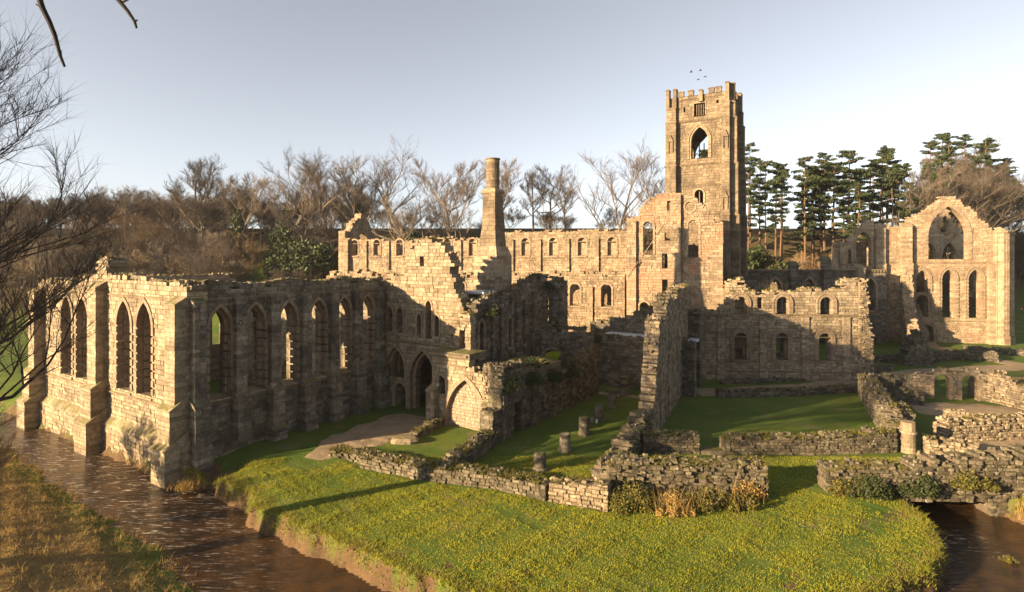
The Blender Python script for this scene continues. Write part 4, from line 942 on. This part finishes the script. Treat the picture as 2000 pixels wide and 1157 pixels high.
# ---------------------------------------------------------------- vegetation
def leaf_cloud(C, rad, n, size, rng, flat=1.0):
    d = rng.normal(size=(n, 3)); d /= np.linalg.norm(d, axis=1)[:, None]
    return C + d*rad*(rng.random((n, 1))**.45)*np.array([1, 1, flat])
def leaves_np(P, size, rng):
    n = len(P); a = rng.normal(size=(n, 3)); a /= np.linalg.norm(a, axis=1)[:, None]; b_ = np.cross(a, rng.normal(size=(n, 3))); b_ /= np.linalg.norm(b_, axis=1)[:, None]
    s = size*(.6+.8*rng.random((n, 1)))
    V = np.stack([P-a*s*.5-b_*s*.35, P+a*s*.5, P-a*s*.3+b_*s*.5], 1).reshape(-1, 3)
    return V, np.arange(n*3).reshape(-1, 3), rng.random(n)
def bare_tree(seed, H, spread=.42, trunk=.3, limbs=8, dens=1.0, up=.55, twr=.035, multi=1, sub=5, ntw=11, lr=.62, topw=-.5):
    r = random.Random(seed); tm = MB(); tw = MB()
    def grow(p, d, L, rad, lev):
        n = 4 if lev < 2 else 3; pts = [(p, rad)]; q = p
        for i in range(n):
            d = (d+Vector((r.gauss(0,.21 if lev else .1), r.gauss(0,.21 if lev else .1), r.gauss(.07 if lev else .02,.14)))).normalized()
            q2 = q+d*(L/n); r2 = max(rad*(1-.62*(i+1)/n), .012)
            (tm if lev < 3 else tw).frust(q, q2, pts[-1][1], r2, 7 if lev == 0 else (5 if lev == 1 else 3), r.random())
            pts.append((q2, r2)); q = q2
        if lev == 3:
            for i in range(int(ntw*dens*1.5)):
                t = r.random(); k = min(int(t*n), n-1); b_ = pts[k][0].lerp(pts[k+1][0], t*n-k)
                dd = (d+Vector((r.gauss(0,.6), r.gauss(0,.6), r.gauss(.15,.5)))).normalized(); s = dd.orthogonal().normalized()*twr*.5; l_ = L*r.uniform(.28, .75)
                m_ = b_+dd*l_*.5+Vector((r.gauss(0,.06), r.gauss(0,.06), .05))*l_
                tw.tri(b_-s, b_+s, m_+dd*l_*.5, r.random())
            return
        m = {0: limbs, 1: sub+1, 2: sub}[lev]
        for i in range(m):
            t = (trunk+(1-trunk)*(i+.6)/m) if lev == 0 else r.uniform(.3, 1.0)
            k = min(int(t*n), n-1); b_ = pts[k][0].lerp(pts[k+1][0], t*n-k); rb = pts[k][1]
            az = r.random()*6.283 if lev else i*2.4+r.random()
            out = Vector((math.cos(az), math.sin(az), 0))
            if lev == 0: dd = (out*(1-up*.55)+Vector((0,0,up*(.5+.9*t)))).normalized(); l_ = H*spread*((1.15 if topw < 0 else .75)+topw*t)*r.uniform(.8,1.15)
            else: dd = (d*.75+out*.65+Vector((0,0,.28*up*2))).normalized(); l_ = L*r.uniform(.42,.66)
            grow(b_, dd, l_, rb*(lr if lev == 0 else .6), lev+1)
        if lev > 0: grow(q, d, L*.5, pts[-1][1], min(lev+1, 3))
    for i in range(multi):
        d0 = Vector((r.gauss(0,.06), r.gauss(0,.06), 1)) if multi == 1 else Vector((r.gauss(0,.35), r.gauss(0,.35), 1))
        grow(Vector((r.gauss(0,.15)*(multi > 1), r.gauss(0,.15)*(multi > 1), -.5)), d0.normalized(), H*(.82 if multi == 1 else r.uniform(.6,.8)), H*.022/(multi**.5), 0)
    return tm, tw
def ivy_np(seed, H, top=.6, r0=.9):
    rng = np.random.default_rng(seed); t = rng.random(1600)*top; a = rng.random(1600)*6.283; rr = r0*(1.2-.6*t/top)*(.6+.7*rng.random(1600))
    return leaves_np(np.stack([np.cos(a)*rr, np.sin(a)*rr, t*H], 1), .42, rng)
KIND = {}
def reg(kind, tm, tw, bark, twig, extra=None):
    KIND[kind] = (tm.mesh(kind+'_trunk', bark) if isinstance(tm, MB) else tm, tw.mesh(kind+'_crown', twig) if isinstance(tw, MB) else tw, extra)
reg('broad', *bare_tree(1, 16, .50, .22, 9, 1.0, .5, .036), 'bark', 'twig')
reg('fan', *bare_tree(2, 16, .56, .16, 9, 1.2, .72, .036), 'bark', 'twig')
reg('tall', *bare_tree(3, 16, .36, .3, 9, 1.0, .62, .036), 'bark', 'twig')
reg('round', *bare_tree(4, 16, .46, .28, 10, 1.2, .42, .036), 'bark', 'twig')
iv = np_mesh('ivy', *ivy_np(5, 16, .62, 1.0), 'ivy')
reg('ivied', *bare_tree(6, 16, .40, .34, 9, .9, .55, .036), 'bark', 'twig', iv)
reg('scrub', *bare_tree(7, 10, .42, .1, 5, .9, .75, .05, multi=4, sub=4, ntw=8), 'bark', 'twig')
reg('scrub_b', *bare_tree(8, 10, .5, .1, 5, .9, .6, .05, multi=4, sub=4, ntw=8), 'bark', 'twig_gold')
def pine(seed, H, c0=.45, R=2.6, nb=46):
    r = random.Random(seed); rng = np.random.default_rng(seed); tm = MB(); p = Vector((0,0,-.5))
    for i in range(6):
        q = Vector((r.gauss(0,.1), r.gauss(0,.1), H*(i+1)/6)); tm.frust(p, q, .32*(1-i/7.5), .32*(1-(i+1)/7.5), 7, r.random()); p = q
    Vs, Fs, Rs = [], [], []; n0 = 0
    for i in range(nb):
        t = c0+(1-c0)*(r.random() if i > 5 else 1-.02*i); a = r.random()*6.283; prof = math.sin(math.pi*min(1, (1-t)/(1-c0)*.75+.12))
        L = R*prof*r.uniform(.55,1.15)+.3; z = t*H; e = Vector((math.cos(a)*L, math.sin(a)*L, z+.25*L*r.uniform(-.4,.9)))
        tm.frust((0,0,z-.2), e, .06, .02, 3, r.random())
        for s in (.45, .75, 1.0):
            P = leaf_cloud(np.array([e.x*s, e.y*s, z+(e.z-z)*s+.1]), .36+.42*L/R, int(34*(.5+L/R)), .3, rng, .45)
            v, f, q = leaves_np(P, .34, rng); Vs.append(v); Fs.append(f+n0); Rs.append(q); n0 += len(v)
    return tm, np_mesh('pine_crown', np.concatenate(Vs), np.concatenate(Fs), np.concatenate(Rs), 'needle')
for i, (c0, R, nb) in enumerate(((.42,2.7,46),(.5,2.3,40),(.35,2.2,50))):
    a, b_ = pine(20+i, 26, c0, R, nb); reg('pine%d' % i, a, b_, 'pinebark', None)
def dome(seed, H, R, n, size, mat):
    rng = np.random.default_rng(seed); lumps = rng.normal(size=(26, 3)); lumps /= np.linalg.norm(lumps, axis=1)[:, None]
    P = [leaf_cloud(np.array([0, 0, H*.46])+l_*np.array([R*.68, R*.68, H*.36]), R*.4, n//26, size, rng, .9) for l_ in lumps]
    P = np.concatenate(P); P[:, 2] = np.maximum(P[:, 2], .05)
    return np_mesh('evergreen_crown', *leaves_np(P, size, rng), mat)
tb = MB(); tb.frust((0,0,-.4),(0,0,5),.25,.12,6)
reg('yew', tb, dome(31, 10, 4.2, 5200, .5, 'ivy'), 'bark', None)
reg('yew_b', tb, dome(32, 10, 3.2, 4200, .5, 'needle'), 'bark', None)
def plant(kind, name, x, y, H, label, cat='tree', group=None, rot=None, base=None, sxy=1.0, sink=0):
    tme, cme, ext = KIND[kind]; h0 = {'scrub':10,'scrub_b':10,'yew':10,'yew_b':10}.get(kind, 26 if kind.startswith('pine') else 16)
    z = hz(x, y) if base is None else base
    o = empty(name, (x, y, z-sink), label, cat, group); s = H/h0; o.scale = (s*sxy, s*sxy, s); o.rotation_euler = (0, 0, RNG.random()*6.28 if rot is None else rot)
    for nm, me_ in (('trunk', tme), ('crown', cme), ('ivy', ext)):
        if me_ is not None:
            c = bpy.data.objects.new(nm, me_); COL.objects.link(c); c.parent = o
    return o
def at(px, Y): return ((px-1000)/1116*Y, Y)
# skyline trees: easting, northing, height
SKY = [('ivied',-87,180,16,'small ivy clad tree at the open end of the wooded hillside'),
 ('tall',-98,176,20,'slim pale bare tree rising from the wood edge'),('tall',-94.5,178,20.5,'twin of slim bare trees above the scrub'),
 ('ivied',-81.5,170,21,'bare tree with heavy ivy trunk spreading over the hillside wood'),('ivied',-65,165,24,'tall ivy clad bare tree standing alone above the meadow edge'),
 ('fan',-51,168,23.5,'forked bare tree above the dark evergreen slope'),('ivied',-46,171,22,'bare tree with ivied trunk beside the gable end of the nave'),
 ('broad',-30.4,165,26,'large spreading bare tree with ivy above the nave gable'),('ivied',-27.5,160,19,'ivy wrapped trunk under the large spreading tree'),
 ('round',-17,164,23,'oak like bare tree next to the kitchen chimney'),('round',-2.5,186,17,'thin bare tree peeping beside the chimney stack'),
 ('tall',7,188,17,'thin hedge tree on the skyline above the nave'),('round',12.5,190,17.5,'bushy hedge tree on the skyline above the nave'),('tall',17.5,187,16,'slender hedge tree left of the fan shaped tree'),
 ('fan',28.5,170,26.5,'wide fan shaped bare tree between nave and bell tower'),('round',44,172,19,'bare bush tree tucked against the tower'),
 ('round',117,160,26,'big pale bare tree rising between the pines and the gable'),('broad',125.5,166,22,'crooked bare tree behind the eastern gable'),
 ('round',140,170,24,'bare russet tree behind the gable turret'),('broad',163,197,24,'spreading bare tree at the wood edge above the lawn'),('tall',133,166,23,'straight bare tree behind the great arch'),('round',177,201,25,'tall russet bare tree beyond the far lawn')]
for k, x, y, H, lb in SKY: plant(k, 'bare_tree', x, y, H*(1.2 if x < 0 else 1.06), lb, 'tree', 'bare trees along the skyline')
rr = random.Random(5)
PN = [(62,150,30,0),(67.5,152,31,0),(71.5,152,30.5,1),(79,154,32,0),(83,158,31,1),(84.5,160,31.5,2),(89,158,30,0),(94.5,160,32,0),(97.5,162,31,1),(101.6,162,31.5,2),(106.6,160,31,2),(109.5,162,30,1),(126,168,29,0),(146,176,30,0),(172,200,28,0)]
for i in range(26): PN.append((rr.uniform(58,118), rr.uniform(152,182), rr.uniform(24,31), i % 3))
for i in range(9): PN.append((rr.uniform(.76,.97)*192, 192+rr.uniform(0,10), rr.uniform(26,33), i % 3))
for x, y, H, k in PN: plant('pine%d' % k, 'pine_tree', x, y, H+2.5+RNG.uniform(-3.5,2.0), ['broad topped dark pine in the belt behind tower and chapel','narrow dark pine in the belt behind tower and chapel','long crowned dark pine in the belt behind tower and chapel'][k], 'pine tree', 'belt of dark pines', sxy=RNG.uniform(.8,1.3))
EV = [('yew',-26,150,10.5,'dark holly mound under the ivied tree behind the nave'),('yew_b',-20,150,7,'low evergreen bush behind the nave wall near the chimney'),('yew_b',20.5,150,11.5,'pale green rounded evergreen behind the nave'),
 ('yew',30.5,152,9,'dark evergreen bush in front of the fan shaped tree'),('yew',-57,154,13,'dark evergreen clump on the slope above the meadow'),('yew',-52,152,15,'tall black evergreen beside the cliff'),('yew',-62,158,14,'ivy dark evergreen below the tall lone tree'),
 ('yew_b',-68,170,13,'evergreen with a ragged top among the bare hillside trees'),('yew',-96,182,11,'dark holly clump deep in the hillside wood'),('yew',-44,158,12,'dark ivy thicket beside the nave gable'),('yew',63,144,14,'dark yew beside the tower foot'),('yew_b',67,140,10,'yew bush at the tower foot'),('yew',96,150,17,'bushy dark conifer among the pine trunks'),('yew_b',104,152,13,'second bushy conifer under the pines'),
 ('yew',168,198,19,'black evergreen closing the top of the far lawn'),('yew',184,206,20,'broad black conifer overhanging the far lawn edge'),('yew',188,202,18,'black conifer bordering the far lawn'),('yew',192,208,22,'huge dark conifer beyond the far lawn'),('yew',158,200,18,'dense dark evergreen at the corner of the far lawn'),('yew',178,203,21,'dense dark evergreen behind the lawn bank')]
for k, x, y, H, lb in EV: plant(k, 'evergreen', x, y, H, lb, 'evergreen', sxy=1.1)
for i in range(250):
    x = rr.uniform(-205, -50); y = rr.uniform(136, 235)
    if x > -68 and x < -55 and y < 158: continue
    if abs(x/y) > .93: continue
    k = rr.choice(['scrub','scrub_b','tall','tall','round','scrub'])
    H = (rr.uniform(8, 12) if k.startswith('scrub') else rr.uniform(10, 15))*(.85 if y > 200 else 1)
    plant(k, 'woodland_tree', x, y, H, {'scrub':'many stemmed brown thicket shrub in the hillside wood','scrub_b':'pale golden many stemmed shrub in the hillside wood','tall':'slim single trunk bare tree in the hillside wood','round':'round crowned bare tree in the hillside wood'}[k], 'tree', 'bare wood on the hillside', sxy=1.15)
for i in range(60):
    y = rr.uniform(134, 165); x = rr.uniform(-.86*y, -48)
    if -68 < x < -55 and y < 156: continue
    plant(rr.choice(['scrub','scrub','scrub_b']), 'slope_shrub', x, y, rr.uniform(4, 8), 'low leafless shrub on the slope below the hillside wood', 'shrub', 'shrubs on the wooded slope', sxy=1.3)
for i in range(46):
    x = rr.uniform(-44, 46); y = rr.uniform(148, 200)
    plant(rr.choice(['scrub','scrub','scrub_b']), 'hedge_shrub', x, y, rr.uniform(4, 7.5), 'leafless shrub on the bank behind the nave', 'shrub', 'shrubs behind the nave', sxy=1.3)
for i in range(44):
    x = rr.uniform(58, 112); y = rr.uniform(134, 160)
    plant(rr.choice(['scrub_b','scrub_b','scrub']), 'thicket_shrub', x, y, rr.uniform(5, 10), 'golden leafless shrub in the thicket behind the presbytery', 'shrub', 'golden thicket under the pines', sxy=1.2)
for i in range(40):
    y = rr.uniform(165, 215); x = y*rr.uniform(.72, .98)
    if y < 190 and x > .85*y: continue
    plant(rr.choice(['round','tall','scrub','broad']), 'wood_edge_tree', x, y, rr.uniform(12, 22), 'bare russet tree in the wood behind the chapel', 'tree', 'wood behind the chapel')

# near tree on the left, and the bough overhead
a, b_ = bare_tree(41, 30, .32, .30, 22, 1.0, .36, .02, sub=7, ntw=14, lr=.34, topw=.35)
nt_ = empty('riverbank_tree', (-32.2, 31.0, hz(-32.2, 31.0)), 'large dark leafless tree reaching twiggy branches over the river', 'tree')
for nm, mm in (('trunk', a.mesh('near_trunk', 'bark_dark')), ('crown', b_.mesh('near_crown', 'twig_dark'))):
    c = bpy.data.objects.new(nm, mm); COL.objects.link(c); c.parent = nt_
a, b_ = bare_tree(44, 5.5, .5, .1, 5, 1.2, .55, .02, multi=4, sub=4)
for x, y, s in ((-40,41,1.0),(-36,36.5,.8),(-45,45,1.1)):
    o = empty('bank_bush', (x, y, hz(x, y)), 'scraggy leafless bush on the near river bank', 'bush', 'bushes on the near bank'); o.scale = (s, s, s); o.rotation_euler = (0,0,x)
    if (x, y) == (-40, 41): tA, tB = a.mesh('bush_stems', 'bark'), b_.mesh('bush_twigs', 'twig_gold')
    for nm, mm in (('stems', tA), ('twigs', tB)):
        c = bpy.data.objects.new(nm, mm); COL.objects.link(c); c.parent = o
bo = empty('overhanging_tree', (-13.5, 1.5, hz(-13.5, 1.5)), 'dark knobbly boughs hanging down from a tree beside the viewpoint', 'tree')
def bough(name, pts, r0, r1, par, knob=True):
    mb = MB(); P = [Vector(p) for p in pts]; n = len(P)-1
    for i in range(n):
        mb.frust(P[i], P[i+1], r0+(r1-r0)*i/n, r0+(r1-r0)*(i+1)/n, 6)
        if knob and i % 2: 
            e = P[i]+Vector((RNG.uniform(-.1,.14), 0, RNG.uniform(-.02,.1))); mb.frust(P[i], e, r1*1.2, r1*.7, 4)
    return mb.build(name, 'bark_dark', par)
z0 = hz(-13.5, 1.5)
bough('trunk', [(-13.5,1.5,z0-.5),(-13.4,1.7,z0+5),(-13.0,2.2,z0+10),(-12.6,2.6,23.5)], .5, .25, bo, False)
bough('limb', [(-12.7,2.6,20.5),(-11,4.5,23.2),(-9,6.6,24.3),(-7.2,8.0,24.2),(-6.2,8.6,23.9)], .16, .05, bo, False)
bough('bough', [(-7.2,8.0,24.2),(-7.05,8.15,22.6),(-6.95,8.3,21.6),(-6.82,8.3,21.2),(-6.72,8.3,21.0),(-6.64,8.3,20.8),(-6.6,8.3,20.65),(-6.56,8.3,20.5),(-6.5,8.3,20.35)], .05, .018, bo)
bough('bough', [(-6.2,8.6,23.9),(-6.1,8.5,22.4),(-5.9,8.4,21.5),(-5.75,8.4,21.32),(-5.65,8.4,21.2),(-5.55,8.4,21.05),(-5.52,8.4,20.95)], .05, .016, bo)

# bushes on and before the low ruins
def mound(name, x, y, rx, ry, h, mat, label, n=2600, size=.14, seed=1, z=None, dry=0):
    rng = np.random.default_rng(seed); z = hz(x, y) if z is None else z
    o = empty(name, (x, y, z), label, 'bush')
    lumps = rng.random((16, 2))*2-1; P = []
    for lx, ly in lumps:
        f = max(.35, 1-.55*(lx*lx+ly*ly)); P.append(leaf_cloud(np.array([x+lx*rx*.75, y+ly*ry*.75, z+h*.5*f]), h*.48*f, n//16, size, rng, 1.0))
    P = np.concatenate(P); P[:, 2] = np.maximum(P[:, 2], z+.02)
    link('foliage', np_mesh('foliage', *leaves_np(P, size, rng), mat), o)
    if dry:
        Q = np.stack([x+rng.normal(size=dry)*rx*.55, y-abs(rng.normal(size=dry))*ry*.5, np.full(dry, z+h*.15)], 1)
        link('dry_stalks', np_mesh('stalks', *blades(Q, h*1.0, .03, rng, 3, .35), 'drygrass'), o)
    mb = MB()
    for i in range(5): mb.frust((x,y,z-.1), (x+rng.normal()*rx*.4, y+rng.normal()*ry*.4, z+h*.6), .05, .02, 4)
    mb.build('stems', 'bark', o); return o
mound('ivy_bush', 8.2, 39.5, 1.9, 1.1, 2.3, 'bushleaf', 'glossy green ivy bush at the sunlit end of the mossy footing wall', seed=51)
mound('bramble_bush', 10.9, 39.2, 1.7, 1.1, 1.7, 'drygrass', 'golden dry bramble clump between the two green bushes', 1600, .12, 52, dry=30)
mound('gorse_bush', 13.6, 39.5, 2.2, 1.1, 1.9, 'bushleaf', 'yellow green rounded bush before the overgrown wall block', seed=53, dry=8)
mound('low_bush', 16.0, 39.8, 1.8, .9, 1.2, 'bushleaf', 'low mossy bush at the right foot of the overgrown wall block', 1500, seed=54, dry=8)
mound('wall_ivy', 17.2, 41.2, 1.3, .5, 1.6, 'drygrass', 'rusty dry creeper on the end of the overgrown wall block', 1400, seed=55, dry=8)
mound('bridge_ivy', 26.0, 41.6, 1.9, .55, 2.0, 'ivy', 'dark ivy hanging on the river parapet', 3000, seed=56, dry=8)
mound('bridge_creeper', 24.2, 42.0, .9, .6, 1.4, 'bushleaf', 'sunlit yellow green creeper on the end of the river parapet', 1500, seed=57)
mound('parapet_ivy', 29.6, 41.5, 1.6, .5, 1.9, 'ivy', 'ivy curtain spilling over the parapet where the river arch begins', 2200, seed=80, z=.1)
mound('parapet_moss', 33.2, 41.4, 2.2, .5, 1.5, 'bushleaf', 'mossy growth along the parapet above the river arch', 2200, seed=81, z=.7)
mound('river_tussock', 37.6, 40.3, 1.8, 1.4, 2.4, 'drygrass', 'pale dry grass tussock on the right river bank beside the arch', 2600, seed=58, dry=30, z=-1.3)
mound('river_moss', 31.2, 35.8, .55, .45, .5, 'bushleaf', 'small orange and green mossy stone island in the river', 700, .09, 59, z=-1.6)
mound('terrace_fern', 2.2, 60.5, 2.2, 1.4, 1.1, 'ivy', 'dark fern mat on the terrace above the blocked arch', 1800, seed=60, z=5.9)
mound('terrace_ivy', 6.6, 67.5, 1.3, 1.6, 1.3, 'ivy', 'ivy mat on the undercroft wall head below the round arch', 1800, seed=61, z=5.0)
mound('wall_fern', 10.4, 72.6, 1.2, 1.0, 1.5, 'ivy', 'ferny mat where the cloister arch wall meets the undercroft', 1300, seed=62, z=6.6)
mound('roof_grass', -3.0, 66.0, 1.5, 1.2, 1.3, 'bushleaf', 'grass tuft growing on the broken warming house floor', 1300, seed=63, z=12.3)
mound('ledge_fern', -2.2, 62.6, .8, .8, 1.6, 'ivy', 'dark ivy hanging on the broken inner wall below the chimney', 1300, seed=64, z=11.0)
mound('wall_top_ivy', 4.6, 74.2, 1.0, .9, 1.5, 'ivy', 'ivy cap on the far end of the tall ribbed wall', 1200, seed=65, z=13.2)
mound('stair_bush', 38.5, 84.6, 1.8, .8, 2.4, 'bushleaf', 'dry yellow bush growing on the chapter house wall head', 1400, seed=66, z=11.0, dry=8)
mound('bank_fern', -26.0, 45.9, 1.0, .7, .8, 'drygrass', 'dry grass clump at the foot of the refectory corner', 1100, seed=67, dry=80, z=-1.2)

for i, (v_, z_, nm) in enumerate(((20.5,4.6,'near its buttressed end'),(24.5,4.4,'over the dark doorway'),(29,3.9,'midway along its length'),(33.5,3.6,'beside the round arch'))):
    p_ = Lc(19.6, v_); mound('hanging_ivy', p_[0], p_[1], 1.0, 1.3, 1.7, 'ivy', 'dark ivy hanging over the undercroft wall '+nm, 1500, .16, 70+i, z=z_)
M['lime'] = leafy('lime_lit_grass', (.55,.58,.05), (.40,.46,.04), .3)  # overbright colour imitates sunlit grass beyond the arch
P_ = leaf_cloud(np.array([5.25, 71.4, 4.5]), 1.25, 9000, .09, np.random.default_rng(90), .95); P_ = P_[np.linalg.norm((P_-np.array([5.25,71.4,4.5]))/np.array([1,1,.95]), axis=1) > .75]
lo = empty('lit_grass_standin', (5.25, 71.4, 3.3), 'added lime green ball imitating sunlit grass in the small round arch above the undercroft wall', 'shrub')  # added leaf ball, stands in for the sunlit lawn seen through the arch
link('foliage', np_mesh('lit_grass_ball', *leaves_np(P_, .13, np.random.default_rng(91)), 'lime'), lo)
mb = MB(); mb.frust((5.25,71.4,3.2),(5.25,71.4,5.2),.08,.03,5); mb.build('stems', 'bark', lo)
# grass on the riverside lawn, mossy wall heads, dry bank
rng = np.random.default_rng(77)
def scatter(n, x0, x1, y0, y1, zmin=-1.0):
    X = rng.uniform(x0, x1, n); Y = rng.uniform(y0, y1, n)
    ok = ~inside(RIVER, X, Y) & ~inside(NEAR, X, Y) & (np.abs(X/Y) < .93)
    d = pdist(RIVER, X, Y); Z = height(X, Y); ok &= Z > zmin
    for o in LOW_SEG: 
        ok &= pdist(o[0], X, Y, False) > o[1]
    return X[ok], Y[ok], Z[ok], d[ok]
LOW_SEG = [([(-16,50.6),(-9.6,47)],.9),([(-12.4,48),(-6.5,45),(-1.5,43.5),(6.6,40)],.9),([(-4.6,46.4),(-1.6,52.3)],.9),([(11,51.2),(35,51.3)],.9),([(7.2,43),(18.6,42.2)],1.0),([(23.4,43.2),(38,42.6)],1.1),([(7,44.4),(12.8,54)],1.0),([(-17.3,49.6),(-15.4,54),(-12.4,58.5)],2.4)]
X, Y, Z, d = scatter(140000, -30, 40, 28.5, 50)
m_ = (wob(X, Y, .45)+.5*wob(Y, X, 1.4)+rng.normal(size=len(X))*.25) > -.6; X, Y, Z, d = X[m_], Y[m_], Z[m_], d[m_]
clump = .5+.5*wob(X, Y, .9)
hgt = (.03+.10*np.clip(.5+.5*wob(X*1.0+3, Y, 2.3), 0, 1)**2+.03*clump)*(1+1.6*np.exp(-d/.5))
v, f, q = blades(np.stack([X, Y, Z-.01], 1), hgt, .05, rng, 3, .7)
link('lawn_grass', np_mesh('lawn_grass', v, f, np.clip(q*.6+.25*np.repeat(clump, 3)+.35*np.repeat(wob(X, Y, .25), 3), 0, 1), 'grass'), None, label='short tufted grass of the riverside lawn', cat='grass', kind='stuff')
X, Y, Z, d = scatter(90000, -30, 40, 27.5, 48, -1.35); m_ = (d < 1.0) & (wob(X, Y, 1.6) > -.45); X, Y, Z = X[m_], Y[m_], Z[m_]
v, f, q = blades(np.stack([X, Y, Z-.02], 1), .14+.2*(rng.random(len(X)) < .12), .05, rng, 4, .9)
link('bank_edge_grass', np_mesh('bank_edge_grass', v, f, q, 'edgegrass'), None, label='dry overhanging grass along the lawn edge above the river', cat='grass', kind='stuff')
X = rng.uniform(-52, -6, 60000); Y = rng.uniform(18, 62, 60000); ok = inside(NEAR, X, Y) & ~inside(RIVER, X, Y) & (np.abs(X/Y) < 1.0) & (np.abs(X/Y) > .4); X, Y = X[ok], Y[ok]
v, f, q = blades(np.stack([X, Y, height(X, Y)-.02], 1), .10+.3*(rng.random(len(X)) < .06), .035, rng, 4, .6)
link('near_bank_grass', np_mesh('near_bank_grass', v, f, q, 'drygrass'), None, label='rough dry grass covering the near river bank', cat='grass', kind='stuff')

# crows above the tower and the walker
for i, (x, y, z) in enumerate(((31.0,99,49.4),(32.6,99,49.7),(33.4,99,48.6),(32.2,99,48.1))):
    mb = MB(); c = Vector((x, y, z)); mb.frust(c-Vector((.22,0,.02)), c+Vector((.2,0,.04)), .03, .07, 6, .5, True); mb.frust(c+Vector((.2,0,.04)), c+Vector((.34,0,.05)), .05, .01, 5, .5, True)
    for s in (-1, 1):
        mb.tri(c+Vector((-.1,0,.04)), c+Vector((.12,0,.04)), c+Vector((-.02+.05*i, s*.30, .28-.05*i))); mb.tri(c+Vector((.12,0,.04)), c+Vector((.1,s*.2,.22)), c+Vector((-.02+.05*i, s*.30, .28-.05*i)))
    mb.build('crow', 'black', None, label='black crow flying above the bell tower', cat='bird', group='crows above the tower')
def person(x, y):
    z = hz(x, y); root = empty('person', (x, y, z), 'walker in an orange jacket and dark trousers crossing the far lawn', 'person')
    J = [(0,0,.92),(0,0,1.15),(0,0,1.42),(0,0,1.52),(.24,0,1.38),(.3,.05,1.1),(.26,.16,.86),(-.24,0,1.38),(-.3,-.05,1.1),(-.26,-.1,.86),(.1,.02,.86),(.12,.18,.48),(.12,.05,.06),(.12,.2,.03),(-.1,0,.86),(-.12,-.1,.48),(-.12,-.3,.08),(-.12,-.15,.03),(0,.02,1.64),(0,.02,1.74)]
    Ed = [(0,1),(1,2),(2,3),(2,4),(4,5),(5,6),(2,7),(7,8),(8,9),(0,10),(10,11),(11,12),(12,13),(0,14),(14,15),(15,16),(16,17),(3,18),(18,19)]
    R_ = [.17,.17,.17,.06,.08,.06,.045,.08,.06,.045,.1,.08,.05,.045,.1,.08,.05,.045,.105,.09]
    me_ = bpy.data.meshes.new('body'); me_.from_pydata([(x+a, y+b, z+c) for a, b, c in J], Ed, [])
    o = link('body', me_, root); md = o.modifiers.new('skin', 'SKIN'); 
    for i, r_ in enumerate(R_): me_.skin_vertices[0].data[i].radius = (r_, r_)
    me_.skin_vertices[0].data[0].use_root = True
    sb = o.modifiers.new('sub', 'SUBSURF'); sb.levels = sb.render_levels = 1
    m, n, l, b2 = new_mat('walker'); g_ = n.new('ShaderNodeNewGeometry'); sx = n.new('ShaderNodeSeparateXYZ'); l.new(g_.outputs['Position'], sx.inputs[0])
    c = mixc(n, l, ramp(n, l, sx.outputs[2], z+.88, z+.9), (.015,.015,.02), (.6,.15,.04)); c = mixc(n, l, ramp(n, l, sx.outputs[2], z+1.5, z+1.52), c, (.45,.28,.2)); c = mixc(n, l, ramp(n, l, sx.outputs[2], z+1.7, z+1.72), c, (.03,.02,.015)); l.new(c, b2.inputs['Base Color'])
    me_.materials.append(m)
person(157, 176)

# ---------------------------------------------------------------- evening haze in the valley
mb = MB(); x0, x1, y0, y1, za, zb = -420, 420, -60, 420, -4.5, 64
mb.prism([(x0,y0,za),(x1,y0,za),(x1,y1,za),(x0,y1,za),(x0,y0,zb),(x1,y0,zb),(x1,y1,zb),(x0,y1,zb)])
hm = bpy.data.materials.new('haze'); hm.use_nodes = True; hn = hm.node_tree.nodes; hn.clear()
ho = hn.new('ShaderNodeOutputMaterial'); hv = hn.new('ShaderNodeVolumePrincipled'); hv.inputs['Density'].default_value = .00012; hv.inputs['Color'].default_value = (.9,.9,.92,1); hv.inputs['Anisotropy'].default_value = .3
hm.node_tree.links.new(hv.outputs[0], ho.inputs['Volume'])
M['haze'] = hm; mb.build('haze', 'haze', None, kind='stuff', label='thin evening haze lying in the valley', cat='haze')
